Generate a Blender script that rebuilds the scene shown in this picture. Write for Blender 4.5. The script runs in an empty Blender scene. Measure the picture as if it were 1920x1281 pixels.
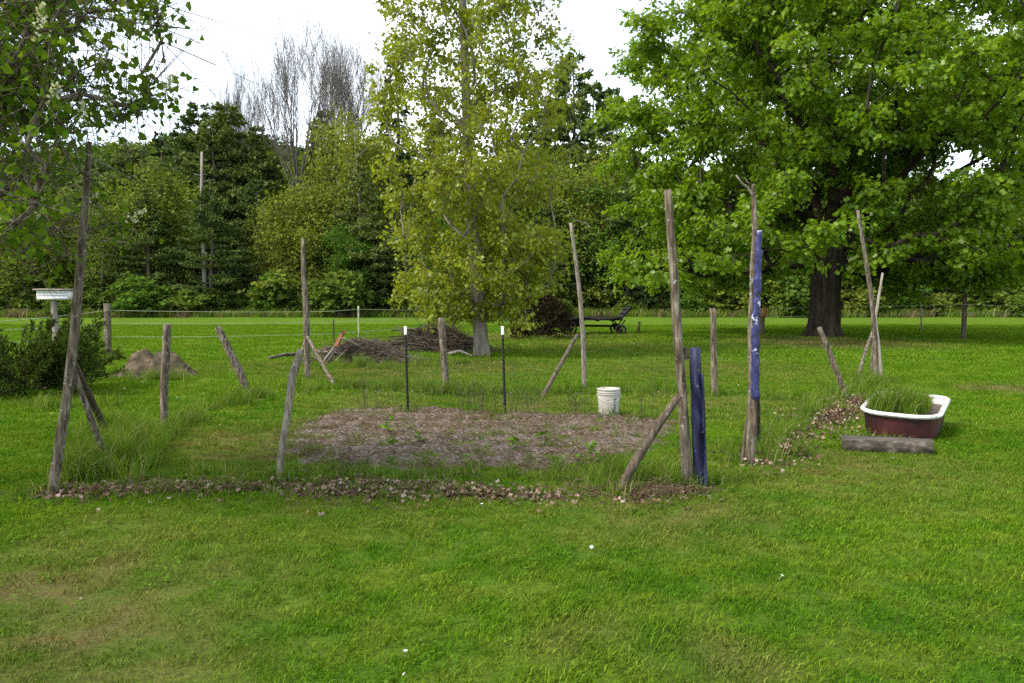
import bpy, math, random
import numpy as np
from mathutils import Vector

# ------------------------------------------------------------------ camera, sky, sun
sc = bpy.context.scene
COL = sc.collection
FPX, CX, CY, HOR, CH = 1470.0, 960.0, 640.5, 560.0, 1.6
TH = math.atan((CY - HOR) / FPX)
cam_d = bpy.data.cameras.new('camera')
cam_d.sensor_width = 36.0
cam_d.lens = FPX / 1920.0 * 36.0
cam_d.clip_start = 0.05
cam_d.clip_end = 3000
cam = bpy.data.objects.new('camera', cam_d)
cam.location = (0, 0, CH)
cam.rotation_euler = (math.pi / 2 - TH, 0, 0)
COL.objects.link(cam)
sc.camera = cam

SUN_EL, SUN_AZ = math.radians(50), math.radians(-118)     # azimuth from +Y towards +X (negative: from the left)
w = bpy.data.worlds.new('World')
sc.world = w
w.use_nodes = True
nt = w.node_tree
nt.nodes.clear()
o_ = nt.nodes.new('ShaderNodeOutputWorld')
bg = nt.nodes.new('ShaderNodeBackground')
sky = nt.nodes.new('ShaderNodeTexSky')
sky.sky_type = 'NISHITA'
sky.sun_disc = False
sky.sun_elevation = SUN_EL
sky.sun_rotation = SUN_AZ
tc = nt.nodes.new('ShaderNodeTexCoord')
mp = nt.nodes.new('ShaderNodeMapping')
mp.inputs['Scale'].default_value = (1.0, 1.0, 2.6)
nz = nt.nodes.new('ShaderNodeTexNoise')
nz.inputs['Scale'].default_value = 1.6
nz.inputs['Detail'].default_value = 5
nz.inputs['Roughness'].default_value = 0.5
rmp = nt.nodes.new('ShaderNodeMapRange')
rmp.inputs['From Min'].default_value = 0.40
rmp.inputs['From Max'].default_value = 0.74
rmp.inputs['To Min'].default_value = 0.05
rmp.inputs['To Max'].default_value = 0.97
mx = nt.nodes.new('ShaderNodeMix')
mx.data_type = 'RGBA'
mx.inputs['B'].default_value = (7.6, 8.0, 8.4, 1)      # bright thin cloud sheet
nt.links.new(tc.outputs['Generated'], mp.inputs['Vector'])
nt.links.new(mp.outputs['Vector'], nz.inputs['Vector'])
nt.links.new(nz.outputs['Fac'], rmp.inputs['Value'])
nt.links.new(rmp.outputs['Result'], mx.inputs['Factor'])
nt.links.new(sky.outputs['Color'], mx.inputs['A'])
nt.links.new(mx.outputs['Result'], bg.inputs['Color'])
bg.inputs['Strength'].default_value = 0.1
nt.links.new(bg.outputs['Background'], o_.inputs['Surface'])

sun_d = bpy.data.lights.new('sun', 'SUN')
sun_d.energy = 1.5
sun_d.angle = math.radians(14)
sun_d.color = (1.0, 0.93, 0.82)
sun = bpy.data.objects.new('sun', sun_d)
sd = Vector((math.sin(SUN_AZ) * math.cos(SUN_EL), math.cos(SUN_AZ) * math.cos(SUN_EL), math.sin(SUN_EL)))
sun.rotation_euler = (-sd).to_track_quat('-Z', 'Y').to_euler()
sun.location = sd * 60
COL.objects.link(sun)

vs = sc.view_settings
vs.view_transform = 'Standard'
vs.look = 'None'
vs.exposure = 1.85
vs.gamma = 1.0
vs.use_curve_mapping = False
sc.render.engine = 'CYCLES'
cy = sc.cycles
cy.max_bounces = 6
cy.diffuse_bounces = 3
cy.glossy_bounces = 2
cy.transmission_bounces = 3
cy.transparent_max_bounces = 4
cy.caustics_reflective = False
cy.caustics_refractive = False
cy.use_denoising = False

# ------------------------------------------------------------------ helpers
def ray(px, py):
    cx, cyy = (px - CX) / FPX, (CY - py) / FPX
    s, c = math.sin(TH), math.cos(TH)
    return np.array([cx, c + s * cyy, -s + c * cyy])

def gz(x, y):
    """gentle unevenness of the lawn"""
    return (0.016 * np.sin(0.9 * x + 1.3) * np.cos(0.7 * y) + 0.008 * np.sin(2.3 * x - 1.9 * y + 0.6)
            + 0.03 * np.sin(0.21 * x - 0.4) * np.sin(0.17 * y + 2.0))

def G(px, py, z=0.0):
    r = ray(px, py)
    t = (z - CH) / r[2]
    p = r * t
    p[2] = z
    return p + (np.array([0, 0, gz(p[0], p[1])]) if z == 0 else 0)

def D(px, py, Y):
    r = ray(px, py)
    p = r * (Y / r[1])
    p[2] += CH
    return p

def mat_of(name):
    m = bpy.data.materials.new(name)
    m.use_nodes = True
    m.node_tree.nodes.clear()
    return m, m.node_tree

def N(t, kind, **kw):
    n = t.nodes.new(kind)
    for k, v in kw.items():
        setattr(n, k, v)
    return n

def ramp(t, fac, stops):
    r = N(t, 'ShaderNodeValToRGB')
    e = r.color_ramp.elements
    while len(e) < len(stops):
        e.new(0.5)
    for el, (p, c) in zip(e, stops):
        el.position = p
        el.color = (*c, 1)
    t.links.new(fac, r.inputs['Fac'])
    return r.outputs['Color']

def noise(t, vec, scale, detail=3, rough=0.55):
    n = N(t, 'ShaderNodeTexNoise')
    n.inputs['Scale'].default_value = scale
    n.inputs['Detail'].default_value = detail
    n.inputs['Roughness'].default_value = rough
    if vec is not None:
        t.links.new(vec, n.inputs['Vector'])
    return n.outputs['Fac']

def mixc(t, fac, a, b, mode='MIX'):
    m = N(t, 'ShaderNodeMix', data_type='RGBA', blend_type=mode)
    for sock, v in (('Factor', fac), ('A', a), ('B', b)):
        if hasattr(v, 'is_linked'):
            t.links.new(v, m.inputs[sock])
        elif sock == 'Factor':
            m.inputs[sock].default_value = v
        else:
            m.inputs[sock].default_value = (*v, 1)
    return m.outputs['Result']

def maprange(t, v, a, b, c=0.0, d=1.0):
    m = N(t, 'ShaderNodeMapRange')
    m.inputs['From Min'].default_value = a
    m.inputs['From Max'].default_value = b
    m.inputs['To Min'].default_value = c
    m.inputs['To Max'].default_value = d
    t.links.new(v, m.inputs['Value'])
    return m.outputs['Result']

def leaf_out(t, col, trans=0.3, tcol=1.0, gloss=0.0):
    out = N(t, 'ShaderNodeOutputMaterial')
    d = N(t, 'ShaderNodeBsdfDiffuse')
    tr = N(t, 'ShaderNodeBsdfTranslucent')
    mxs = N(t, 'ShaderNodeMixShader')
    mxs.inputs['Fac'].default_value = trans
    t.links.new(col, d.inputs['Color'])
    tc_ = mixc(t, 1.0, col, (1.25, 1.1, 0.5), 'MULTIPLY')
    t.links.new(tc_, tr.inputs['Color'])
    t.links.new(d.outputs[0], mxs.inputs[1])
    t.links.new(tr.outputs[0], mxs.inputs[2])
    res = mxs.outputs[0]
    if gloss:
        g = N(t, 'ShaderNodeBsdfGlossy')
        g.inputs['Roughness'].default_value = 0.42
        m2 = N(t, 'ShaderNodeMixShader')
        m2.inputs['Fac'].default_value = gloss
        t.links.new(res, m2.inputs[1])
        t.links.new(g.outputs[0], m2.inputs[2])
        res = m2.outputs[0]
    t.links.new(res, out.inputs['Surface'])

def leaf_mat(name, dark, light, trans=0.3, hue_rand=0.0, gloss=0.0, extra=None):
    """leaf colour varies leaf by leaf (tint) and a little from plant to plant"""
    m, t = mat_of(name)
    a = N(t, 'ShaderNodeAttribute', attribute_name='tint')
    stops = [(0.0, dark), (1.0, light)] if extra is None else [(0.0, dark), (0.85, light), (1.0, extra)]
    col = ramp(t, a.outputs['Fac'], stops)
    if hue_rand:
        oi = N(t, 'ShaderNodeObjectInfo')
        h = N(t, 'ShaderNodeHueSaturation')
        t.links.new(maprange(t, oi.outputs['Random'], 0, 1, 0.5 - hue_rand, 0.5 + hue_rand), h.inputs['Hue'])
        t.links.new(maprange(t, oi.outputs['Random'], 0, 1, 1.2, 0.8), h.inputs['Value'])
        t.links.new(col, h.inputs['Color'])
        col = h.outputs['Color']
    leaf_out(t, col, trans, gloss=gloss)
    return m

def solid_mat(name, stops, scale=(30, 30, 4), rough=0.85, bump=0.4, detail=6, spec=0.25, bumpdist=0.01, speck=None, metal=0.0):
    """noise-mottled solid with relief; stops is a colour ramp over stretched noise"""
    m, t = mat_of(name)
    out = N(t, 'ShaderNodeOutputMaterial')
    b = N(t, 'ShaderNodeBsdfPrincipled')
    b.inputs['Roughness'].default_value = rough
    b.inputs['Specular IOR Level'].default_value = spec
    b.inputs['Metallic'].default_value = metal
    tc_ = N(t, 'ShaderNodeTexCoord')
    mp_ = N(t, 'ShaderNodeMapping')
    mp_.inputs['Scale'].default_value = scale
    t.links.new(tc_.outputs['Object'], mp_.inputs['Vector'])
    f = noise(t, mp_.outputs['Vector'], 1.0, detail, 0.6)
    col = ramp(t, f, stops)
    if speck:
        f2 = noise(t, tc_.outputs['Object'], speck[0], 3)
        col = mixc(t, maprange(t, f2, speck[1], speck[1] + 0.08), col, speck[2])
    t.links.new(col, b.inputs['Base Color'])
    if bump:
        bp = N(t, 'ShaderNodeBump')
        bp.inputs['Strength'].default_value = bump
        bp.inputs['Distance'].default_value = bumpdist
        t.links.new(f, bp.inputs['Height'])
        t.links.new(bp.outputs['Normal'], b.inputs['Normal'])
    t.links.new(b.outputs[0], out.inputs['Surface'])
    return m

class MB:
    """collects vertices and triangles for one mesh"""
    def __init__(s):
        s.V, s.F, s.T, s.n = [], [], [], 0
    def add(s, V, F, tint=0.5):
        V = np.asarray(V, float).reshape(-1, 3)
        F = np.asarray(F, int)
        if F.shape[1] == 4:
            F = np.concatenate([F[:, [0, 1, 2]], F[:, [0, 2, 3]]])
        s.V.append(V)
        s.F.append(F + s.n)
        s.T.append(np.broadcast_to(np.asarray(tint, float), (len(V),)))
        s.n += len(V)
        return s
    def mesh(s, name, origin=(0, 0, 0), smooth=True, tint=False):
        V = np.concatenate(s.V) - np.asarray(origin, float)
        F = np.concatenate(s.F)
        me = bpy.data.meshes.new(name)
        me.vertices.add(len(V))
        me.vertices.foreach_set('co', V.astype(np.float32).ravel())
        me.loops.add(F.size)
        me.loops.foreach_set('vertex_index', F.astype(np.int32).ravel())
        me.polygons.add(len(F))
        me.polygons.foreach_set('loop_start', (np.arange(len(F)) * 3).astype(np.int32))
        if smooth:
            me.polygons.foreach_set('use_smooth', np.ones(len(F), bool))
        if tint:
            a = me.attributes.new('tint', 'FLOAT', 'POINT')
            a.data.foreach_set('value', np.concatenate(s.T).astype(np.float32))
        me.update(calc_edges=True)
        return me

def tag(o, label=None, cat=None, group=None, kind=None):
    if label: o['label'] = label
    if cat: o['category'] = cat
    if group: o['group'] = group
    if kind: o['kind'] = kind
    return o

def thing(name, label, cat, loc, group=None):
    o = bpy.data.objects.new(name, None)
    o.empty_display_size = 0.2
    o.location = tuple(loc)
    COL.objects.link(o)
    return tag(o, label, cat, group)

def link(name, me, mat, parent=None, loc=None):
    if mat is not None and not me.materials:
        me.materials.append(mat)
    o = bpy.data.objects.new(name, me)
    if parent is not None:
        o.parent = parent
    if loc is not None:
        o.location = tuple(loc)
    COL.objects.link(o)
    return o

def part(name, mb, mat, parent, smooth=True, tint=False, root=None):
    """geometry given in world coordinates, stored relative to its thing"""
    r = root if root is not None else parent
    return link(name, mb.mesh(name, r.location, smooth, tint), mat, parent)

def dup(root, loc, rz=0.0, scale=1.0, label=None, group=None):
    r = root.copy()
    COL.objects.link(r)
    r.location = tuple(loc)
    r.rotation_euler = (0, 0, rz)
    r.scale = (scale,) * 3 if np.isscalar(scale) else scale
    if label: r['label'] = label
    if group: r['group'] = group
    for ch in list(root.children):
        c = ch.copy()
        COL.objects.link(c)
        c.parent = r
        for g in list(ch.children):
            d = g.copy()
            COL.objects.link(d)
            d.parent = c
    return r

def unit(v):
    v = np.asarray(v, float)
    return v / (np.linalg.norm(v, axis=-1, keepdims=True) + 1e-12)

def frames(d):
    ref = np.where(np.abs(d[:, 2:3]) < 0.9, np.array([[0, 0, 1.0]]), np.array([[1.0, 0, 0]]))
    a = unit(np.cross(d, ref))
    return a, np.cross(d, a)

def tube(mb, pts, rad, sides=9, rng=None, rough=0.0, cap=True, tint=0.5, sub=1):
    pts = np.asarray(pts, float)
    rad = np.broadcast_to(np.asarray(rad, float), (len(pts),)).copy()
    if sub > 1:
        s = np.linspace(0, len(pts) - 1, (len(pts) - 1) * sub + 1)
        k = np.arange(len(pts))
        pts = np.stack([np.interp(s, k, pts[:, i]) for i in range(3)], 1)
        rad = np.interp(s, k, rad)
    n = len(pts)
    d = unit(np.gradient(pts, axis=0))
    ref = np.array([1.0, 0.15, 0.05]) if abs(d[0][2]) > 0.6 else np.array([0.05, 0.1, 1.0])
    a = unit(np.cross(d, ref))
    b = np.cross(d, a)
    th = np.arange(sides) * 2 * np.pi / sides
    rr = np.repeat(rad[:, None], sides, 1)
    if rng is not None and rough:
        rr = rr * (1 + rough * rng.standard_normal((n, sides)) * 0.5 + rough * rng.standard_normal((1, sides)))
        pts = pts + rough * rad[:, None] * rng.standard_normal((n, 3)) * 0.35
    V = pts[:, None] + rr[..., None] * (np.cos(th)[None, :, None] * a[:, None] + np.sin(th)[None, :, None] * b[:, None])
    V = V.reshape(-1, 3)
    i, j = np.meshgrid(np.arange(n - 1), np.arange(sides), indexing='ij')
    j2 = (j + 1) % sides
    F = np.stack([i * sides + j, i * sides + j2, (i + 1) * sides + j2, (i + 1) * sides + j], -1).reshape(-1, 4)
    F = np.concatenate([F[:, [0, 1, 2]], F[:, [0, 2, 3]]])
    if cap:
        V = np.concatenate([V, pts[:1], pts[-1:]])
        jj = np.arange(sides)
        c0 = np.stack([np.full(sides, n * sides), (jj + 1) % sides, jj], 1)
        c1 = np.stack([np.full(sides, n * sides + 1), (n - 1) * sides + jj, (n - 1) * sides + (jj + 1) % sides], 1)
        F = np.concatenate([F, c0, c1])
    mb.add(V, F, tint)

def frusta(mb, P0, P1, r0, r1, k=5, tint=0.5):
    """many independent tapered sticks at once"""
    P0, P1 = np.asarray(P0, float), np.asarray(P1, float)
    d = unit(P1 - P0)
    a, b = frames(d)
    th = np.arange(k) * 2 * np.pi / k
    c, s = np.cos(th)[None, :, None], np.sin(th)[None, :, None]
    ring = c * a[:, None] + s * b[:, None]
    A = P0[:, None] + ring * np.asarray(r0)[:, None, None]
    B = P1[:, None] + ring * np.asarray(r1)[:, None, None]
    V = np.concatenate([A, B], 1).reshape(-1, 3)
    n = len(P0)
    j = np.arange(k)
    q = np.stack([j, (j + 1) % k, k + (j + 1) % k, k + j], 1)
    F = (np.arange(n)[:, None, None] * 2 * k + q[None]).reshape(-1, 4)
    mb.add(V, F, np.repeat(np.broadcast_to(tint, (n,)), 2 * k))

def box(mb, c, size, rot=None, tint=0.5):
    s = np.asarray(size, float) / 2
    V = np.array([[x, y, z] for x in (-1, 1) for y in (-1, 1) for z in (-1, 1)]) * s
    if rot is not None:
        V = V @ np.asarray(rot).T
    F = [[0, 1, 3, 2], [4, 6, 7, 5], [0, 4, 5, 1], [2, 3, 7, 6], [0, 2, 6, 4], [1, 5, 7, 3]]
    mb.add(V + np.asarray(c, float), F, tint)

def beam(mb, p0, p1, wdt, hgt, rng=None, seg=6, rough=0.0, up=(0, 0, 1), taper=1.0):
    """square timber between two points, a little worn"""
    p0, p1 = np.asarray(p0, float), np.asarray(p1, float)
    d = unit(p1 - p0)
    a = unit(np.cross(d, np.asarray(up, float)))
    b = np.cross(a, d)
    prof = np.array([[-1, -.94], [-.95, -1], [.95, -1], [1, -.94], [1, .94], [.95, 1], [-.95, 1], [-1, .94]])
    ts = np.linspace(0, 1, seg + 1)
    k = len(prof)
    V = []
    for t in ts:
        sc_ = 1 + (taper - 1) * t
        o = p0 + (p1 - p0) * t
        pr = prof * np.array([wdt / 2, hgt / 2]) * sc_
        if rng is not None:
            pr = pr + rough * rng.standard_normal(pr.shape)
        V.append(o + pr[:, :1] * a + pr[:, 1:] * b)
    V = np.concatenate(V)
    F = []
    for i in range(seg):
        for j in range(k):
            j2 = (j + 1) % k
            F.append([i * k + j, i * k + j2, (i + 1) * k + j2, (i + 1) * k + j])
    F = np.array(F)
    F = np.concatenate([F[:, [0, 1, 2]], F[:, [0, 2, 3]]])
    f0 = np.array([[0, j + 1, j] for j in range(1, k - 1)])
    f1 = np.array([[seg * k, seg * k + j, seg * k + j + 1] for j in range(1, k - 1)])
    mb.add(V, np.concatenate([F, f0, f1]))

def leaves(mb, P, dirs, nrm, size, T, TF, tint):
    """one template leaf per point: T (k,3) in side / along / normal axes"""
    d = unit(dirs)
    sd_ = unit(np.cross(d, nrm))
    nn = np.cross(sd_, d)
    s = np.broadcast_to(size, (len(P),))[:, None, None]
    V = P[:, None] + s * (T[None, :, 0:1] * sd_[:, None] + T[None, :, 1:2] * d[:, None] + T[None, :, 2:3] * nn[:, None])
    k = len(T)
    F = (np.arange(len(P))[:, None, None] * k + TF[None]).reshape(-1, TF.shape[1])
    mb.add(V.reshape(-1, 3), F, np.repeat(np.broadcast_to(tint, (len(P),)), k))

KITE = np.array([[0, 0, 0], [-.46, .45, .09], [0, 1, -.06], [.46, .45, .09]])
KITE_F = np.array([[0, 1, 2], [0, 2, 3]])
LOBED = np.array([[0, 0, 0], [-.5, .25, .05], [-.22, .5, 0], [-.42, .85, -.05], [0, 1.05, -.06], [.42, .85, -.05], [.22, .5, 0], [.5, .25, .05]])
LOBED_F = np.array([[0, 1, 2], [0, 2, 6], [0, 6, 7], [2, 3, 4], [2, 4, 6], [6, 4, 5]])
HEART = np.array([[0, 0.05, 0], [-.28, -.04, .04], [-.46, .2, .07], [-.36, .55, .05], [0, 1, -.14],
                  [.36, .55, .05], [.46, .2, .07], [.28, -.04, .04], [0, .5, -.04]])
HEART_F = np.array([[0, 8, 1], [1, 8, 2], [2, 8, 3], [3, 8, 4], [4, 8, 5], [5, 8, 6], [6, 8, 7], [7, 8, 0]])

def wob(P, f, seed=0.0):
    """cheap smooth 3-D noise in about -1..1"""
    P = np.asarray(P) * f + seed
    return (np.sin(P[:, 0] * 1.7 + 1.3 * np.sin(P[:, 1] * 1.1 + seed)) * np.cos(P[:, 1] * 1.9 - P[:, 2] * 0.7)
            + np.sin(P[:, 2] * 2.1 + P[:, 0] * 0.8 + seed) * np.cos(P[:, 0] * 1.2 + 0.9 * np.sin(P[:, 2]))) * 0.62

def skeleton(rng, trunk, trad, tips, zmin, drop=0.35, step=0.9, jit=0.12, tip_r=0.012, power=0.47, bow=0.12):
    """branches: every tip is joined to the nearest suitable point of what has grown so far.
    returns edges (P0, P1, r0, r1) without the trunk, trunk arrays, end nodes"""
    trunk = np.asarray(trunk, float)
    s = np.linspace(0, len(trunk) - 1, 28)
    k = np.arange(len(trunk))
    tp = np.stack([np.interp(s, k, trunk[:, i]) for i in range(3)], 1)
    tr = np.interp(s, k, trad)
    M = len(tips) * 14 + 64
    pos = np.zeros((M, 3))
    par = np.full(M, -1)
    n = len(tp)
    pos[:n] = tp
    par[1:n] = np.arange(n - 1)
    ax = np.stack([np.interp(tips[:, 2], tp[:, 2], tp[:, i]) for i in range(2)], 1)
    hd = np.hypot(*(tips[:, :2] - ax).T)
    order = np.argsort(hd + 0.3 * tips[:, 2] + rng.random(len(tips)) * 0.5)
    ends = np.zeros(len(tips), int)
    for q in order:
        c = tips[q]
        v = pos[:n] - c
        h = np.hypot(v[:, 0], v[:, 1])
        dist = np.sqrt(h * h + v[:, 2] ** 2)
        cost = dist + 2.2 * np.maximum(0, v[:, 2] + drop * h) + 40 * (pos[:n, 2] < zmin)
        i = int(np.argmin(cost))
        m = int(max(2, min(12, round(dist[i] / step))))
        p0 = pos[i].copy()
        dvec = c - p0
        last = i
        side = rng.standard_normal(3) * jit * dist[i] * 0.5
        for a in range(1, m + 1):
            t = a / m
            b = p0 + dvec * t
            arc = math.sin(math.pi * t)
            b = b + np.array([0, 0, bow * dist[i]]) * arc + side * arc
            if a < m:
                b = b + rng.standard_normal(3) * jit * 0.35 * step
            pos[n] = b
            par[n] = last
            last = n
            n += 1
        ends[q] = last
    cnt = np.zeros(n)
    cnt[ends] += 1
    for i in range(n - 1, 0, -1):
        cnt[par[i]] += cnt[i]
    rad = tip_r * np.maximum(cnt, 1) ** power
    rad[:len(tp)] = tr
    idx = np.arange(len(tp), n)
    pr = np.minimum(rad[par[idx]], rad[idx] * 1.25)
    return (pos[par[idx]], pos[idx], pr, rad[idx]), (tp, tr), pos[ends], pos[:n][par[ends]]

def scatter(name, pts, scales, rots, templates, kind='stuff'):
    """one object of points that carries small template plants by geometry nodes (ground cover nobody could count)"""
    n = len(pts)
    me = bpy.data.meshes.new(name)
    me.vertices.add(n)
    me.vertices.foreach_set('co', np.asarray(pts, np.float32).ravel())
    a = me.attributes.new('sc', 'FLOAT', 'POINT')
    a.data.foreach_set('value', np.asarray(scales, np.float32))
    a = me.attributes.new('ro', 'FLOAT_VECTOR', 'POINT')
    a.data.foreach_set('vector', np.asarray(rots, np.float32).ravel())
    a = me.attributes.new('pick', 'INT', 'POINT')
    a.data.foreach_set('value', np.random.default_rng(n).integers(0, len(templates), n).astype(np.int32))
    o = bpy.data.objects.new(name, me)
    COL.objects.link(o)
    coll = bpy.data.collections.new(name + '_templates')
    for i, (tm, mt) in enumerate(templates):
        if not tm.materials:
            tm.materials.append(mt)
        coll.objects.link(bpy.data.objects.new('%s_sprig.%03d' % (name, i), tm))
    ng = bpy.data.node_groups.new(name, 'GeometryNodeTree')
    ng.interface.new_socket('Geometry', in_out='INPUT', socket_type='NodeSocketGeometry')
    ng.interface.new_socket('Geometry', in_out='OUTPUT', socket_type='NodeSocketGeometry')
    gi, go = ng.nodes.new('NodeGroupInput'), ng.nodes.new('NodeGroupOutput')
    mp_ = ng.nodes.new('GeometryNodeMeshToPoints')
    ip = ng.nodes.new('GeometryNodeInstanceOnPoints')
    ci = ng.nodes.new('GeometryNodeCollectionInfo')
    ci.inputs['Collection'].default_value = coll
    ci.inputs['Separate Children'].default_value = True
    ci.inputs['Reset Children'].default_value = True
    def at(nm, tp):
        x = ng.nodes.new('GeometryNodeInputNamedAttribute')
        x.data_type = tp
        x.inputs['Name'].default_value = nm
        return [s for s in x.outputs if s.name == 'Attribute' and s.enabled][0]
    er = ng.nodes.new('FunctionNodeEulerToRotation')
    L = ng.links.new
    L(gi.outputs[0], mp_.inputs['Mesh'])
    L(mp_.outputs['Points'], ip.inputs['Points'])
    L(ci.outputs[0], ip.inputs['Instance'])
    ip.inputs['Pick Instance'].default_value = True
    L(at('pick', 'INT'), ip.inputs['Instance Index'])
    L(at('ro', 'FLOAT_VECTOR'), er.inputs[0])
    L(er.outputs[0], ip.inputs['Rotation'])
    L(at('sc', 'FLOAT'), ip.inputs['Scale'])
    L(ip.outputs['Instances'], go.inputs[0])
    md = o.modifiers.new('scatter', 'NODES')
    md.node_group = ng
    o['kind'] = kind
    return o

def inpoly(x, y, poly):
    poly = np.asarray(poly)
    r = np.zeros(len(x), bool)
    j = len(poly) - 1
    for i in range(len(poly)):
        xi, yi, xj, yj = *poly[i][:2], *poly[j][:2]
        c = ((yi > y) != (yj > y)) & (x < (xj - xi) * (y - yi) / (yj - yi + 1e-12) + xi)
        r ^= c
        j = i
    return r

def sample_poly(rng, poly, n):
    poly = np.asarray(poly)[:, :2]
    lo, hi = poly.min(0), poly.max(0)
    out = []
    tot = 0
    while tot < n:
        p = lo + rng.random((n * 3, 2)) * (hi - lo)
        p = p[inpoly(p[:, 0], p[:, 1], poly)]
        out.append(p)
        tot += len(p)
    return np.concatenate(out)[:n]

def sample_strip(rng, line, half, n):
    """points along a ground polyline, densest in its middle"""
    line = np.asarray(line, float)[:, :2]
    L = np.concatenate([[0], np.cumsum(np.linalg.norm(np.diff(line, axis=0), axis=1))])
    s = rng.random(n) * L[-1]
    p = np.stack([np.interp(s, L, line[:, i]) for i in range(2)], 1)
    k = wob(np.column_stack([p, 0 * s]), 1.6, 7.0)
    keep = rng.random(n) < np.clip(.75 + .9 * k, .12, 1)
    return (p + rng.standard_normal((n, 2)) * half * (0.85 + 0.6 * np.sin(s * 2.3)[:, None] * np.sin(s * 5.1)[:, None]))[keep]

def on_ground(p, dz=0.0):
    return np.column_stack([p, gz(p[:, 0], p[:, 1]) + dz])

def gl(*pp):
    return [G(*q) for q in pp]

# ------------------------------------------------------------------ materials
DRY_SPOTS = [(G(60, 1130), 1.0, .85), (G(300, 1090), .7, .55), (G(90, 1230), .8, .8), (G(330, 1010), .55, .35), (G(700, 950), .8, .35),
             (G(1340, 1240), .28, .7), (G(1100, 1190), .3, .35), (G(1870, 725), .7, 1.0), (G(1560, 880), 1.2, .55), (G(1230, 950), .9, .6),
             (G(420, 830), 1.1, .8), (G(520, 850), .9, .8), (G(1130, 900), .6, .5), (G(1010, 760), 1.0, .7), (G(700, 760), 1.0, .6), (G(1650, 880), .9, .6), (G(720, 700), 2.2, .6), (G(1300, 690), 3.0, .5), (G(900, 690), 2.2, .6), (G(1120, 650), 3.5, .5),
             (G(1560, 642), 3.6, .95), (G(760, 640), 3.0, .6), (G(1350, 760), 1.6, .5), (G(500, 690), 2.0, .4), (G(600, 800), .8, .7),
             (G(1010, 630), 3.5, .9), (G(200, 1010), .6, .4)]

def lawn_group():
    g = bpy.data.node_groups.new('lawn_colour', 'ShaderNodeTree')
    g.interface.new_socket('Color', in_out='OUTPUT', socket_type='NodeSocketColor')
    g.interface.new_socket('Dry', in_out='OUTPUT', socket_type='NodeSocketFloat')
    out = g.nodes.new('NodeGroupOutput')
    ge = N(g, 'ShaderNodeNewGeometry')
    fl = N(g, 'ShaderNodeVectorMath', operation='MULTIPLY')
    fl.inputs[1].default_value = (1, 1, 0)
    g.links.new(ge.outputs['Position'], fl.inputs[0])
    pos = fl.outputs[0]
    big = noise(g, pos, 0.45, 4)
    mid = noise(g, pos, 2.2, 5, 0.65)
    fine = noise(g, pos, 9.0, 3)
    col = mixc(g, maprange(g, big, .40, .60), (0.053, 0.140, 0.006), (0.093, 0.182, 0.010))
    col = mixc(g, maprange(g, mid, .42, .66), col, (0.130, 0.192, 0.017))
    col = mixc(g, maprange(g, fine, .5, .72, 0, .55), col, (0.036, 0.096, 0.004))
    acc = None
    for p, r, s in DRY_SPOTS:
        v = N(g, 'ShaderNodeVectorMath', operation='DISTANCE')
        g.links.new(pos, v.inputs[0])
        v.inputs[1].default_value = (p[0], p[1], 0)
        k = maprange(g, v.outputs['Value'], r * 1.5, r * .2, 0, s)
        if acc is None:
            acc = k
        else:
            m = N(g, 'ShaderNodeMath', operation='MAXIMUM')
            g.links.new(acc, m.inputs[0])
            g.links.new(k, m.inputs[1])
            acc = m.outputs[0]
    nm = N(g, 'ShaderNodeMath', operation='MULTIPLY')
    g.links.new(acc, nm.inputs[0])
    g.links.new(maprange(g, mid, .3, .68, .15, 1.35), nm.inputs[1])
    nm.use_clamp = True
    dry = nm.outputs[0]
    col = mixc(g, dry, col, mixc(g, fine, (0.105, 0.092, 0.028), (0.185, 0.150, 0.060)))
    g.links.new(col, out.inputs['Color'])
    g.links.new(dry, out.inputs['Dry'])
    return g
LAWN = lawn_group()

def lawn_mat():
    m, t = mat_of('lawn_ground')
    g = N(t, 'ShaderNodeGroup')
    g.node_tree = LAWN
    ge = N(t, 'ShaderNodeNewGeometry')
    f = noise(t, ge.outputs['Position'], 42, 6, .75)
    col = mixc(t, maprange(t, f, .35, .7, .0, .8), g.outputs['Color'], (0.055, 0.050, 0.020))
    out = N(t, 'ShaderNodeOutputMaterial')
    d = N(t, 'ShaderNodeBsdfDiffuse')
    bp = N(t, 'ShaderNodeBump')
    bp.inputs['Strength'].default_value = .7
    bp.inputs['Distance'].default_value = .04
    t.links.new(f, bp.inputs['Height'])
    t.links.new(bp.outputs[0], d.inputs['Normal'])
    t.links.new(col, d.inputs['Color'])
    t.links.new(d.outputs[0], out.inputs['Surface'])
    return m

def blade_mat():
    m, t = mat_of('lawn_blades')
    g = N(t, 'ShaderNodeGroup')
    g.node_tree = LAWN
    a = N(t, 'ShaderNodeAttribute', attribute_name='tint')
    col = mixc(t, 1.0, g.outputs['Color'], ramp(t, a.outputs['Fac'], [(0, (.62, .72, .6)), (.8, (1.35, 1.28, 1.2)), (1, (2.3, 1.85, 2.6))]), 'MULTIPLY')
    leaf_out(t, col, .3)
    return m

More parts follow.
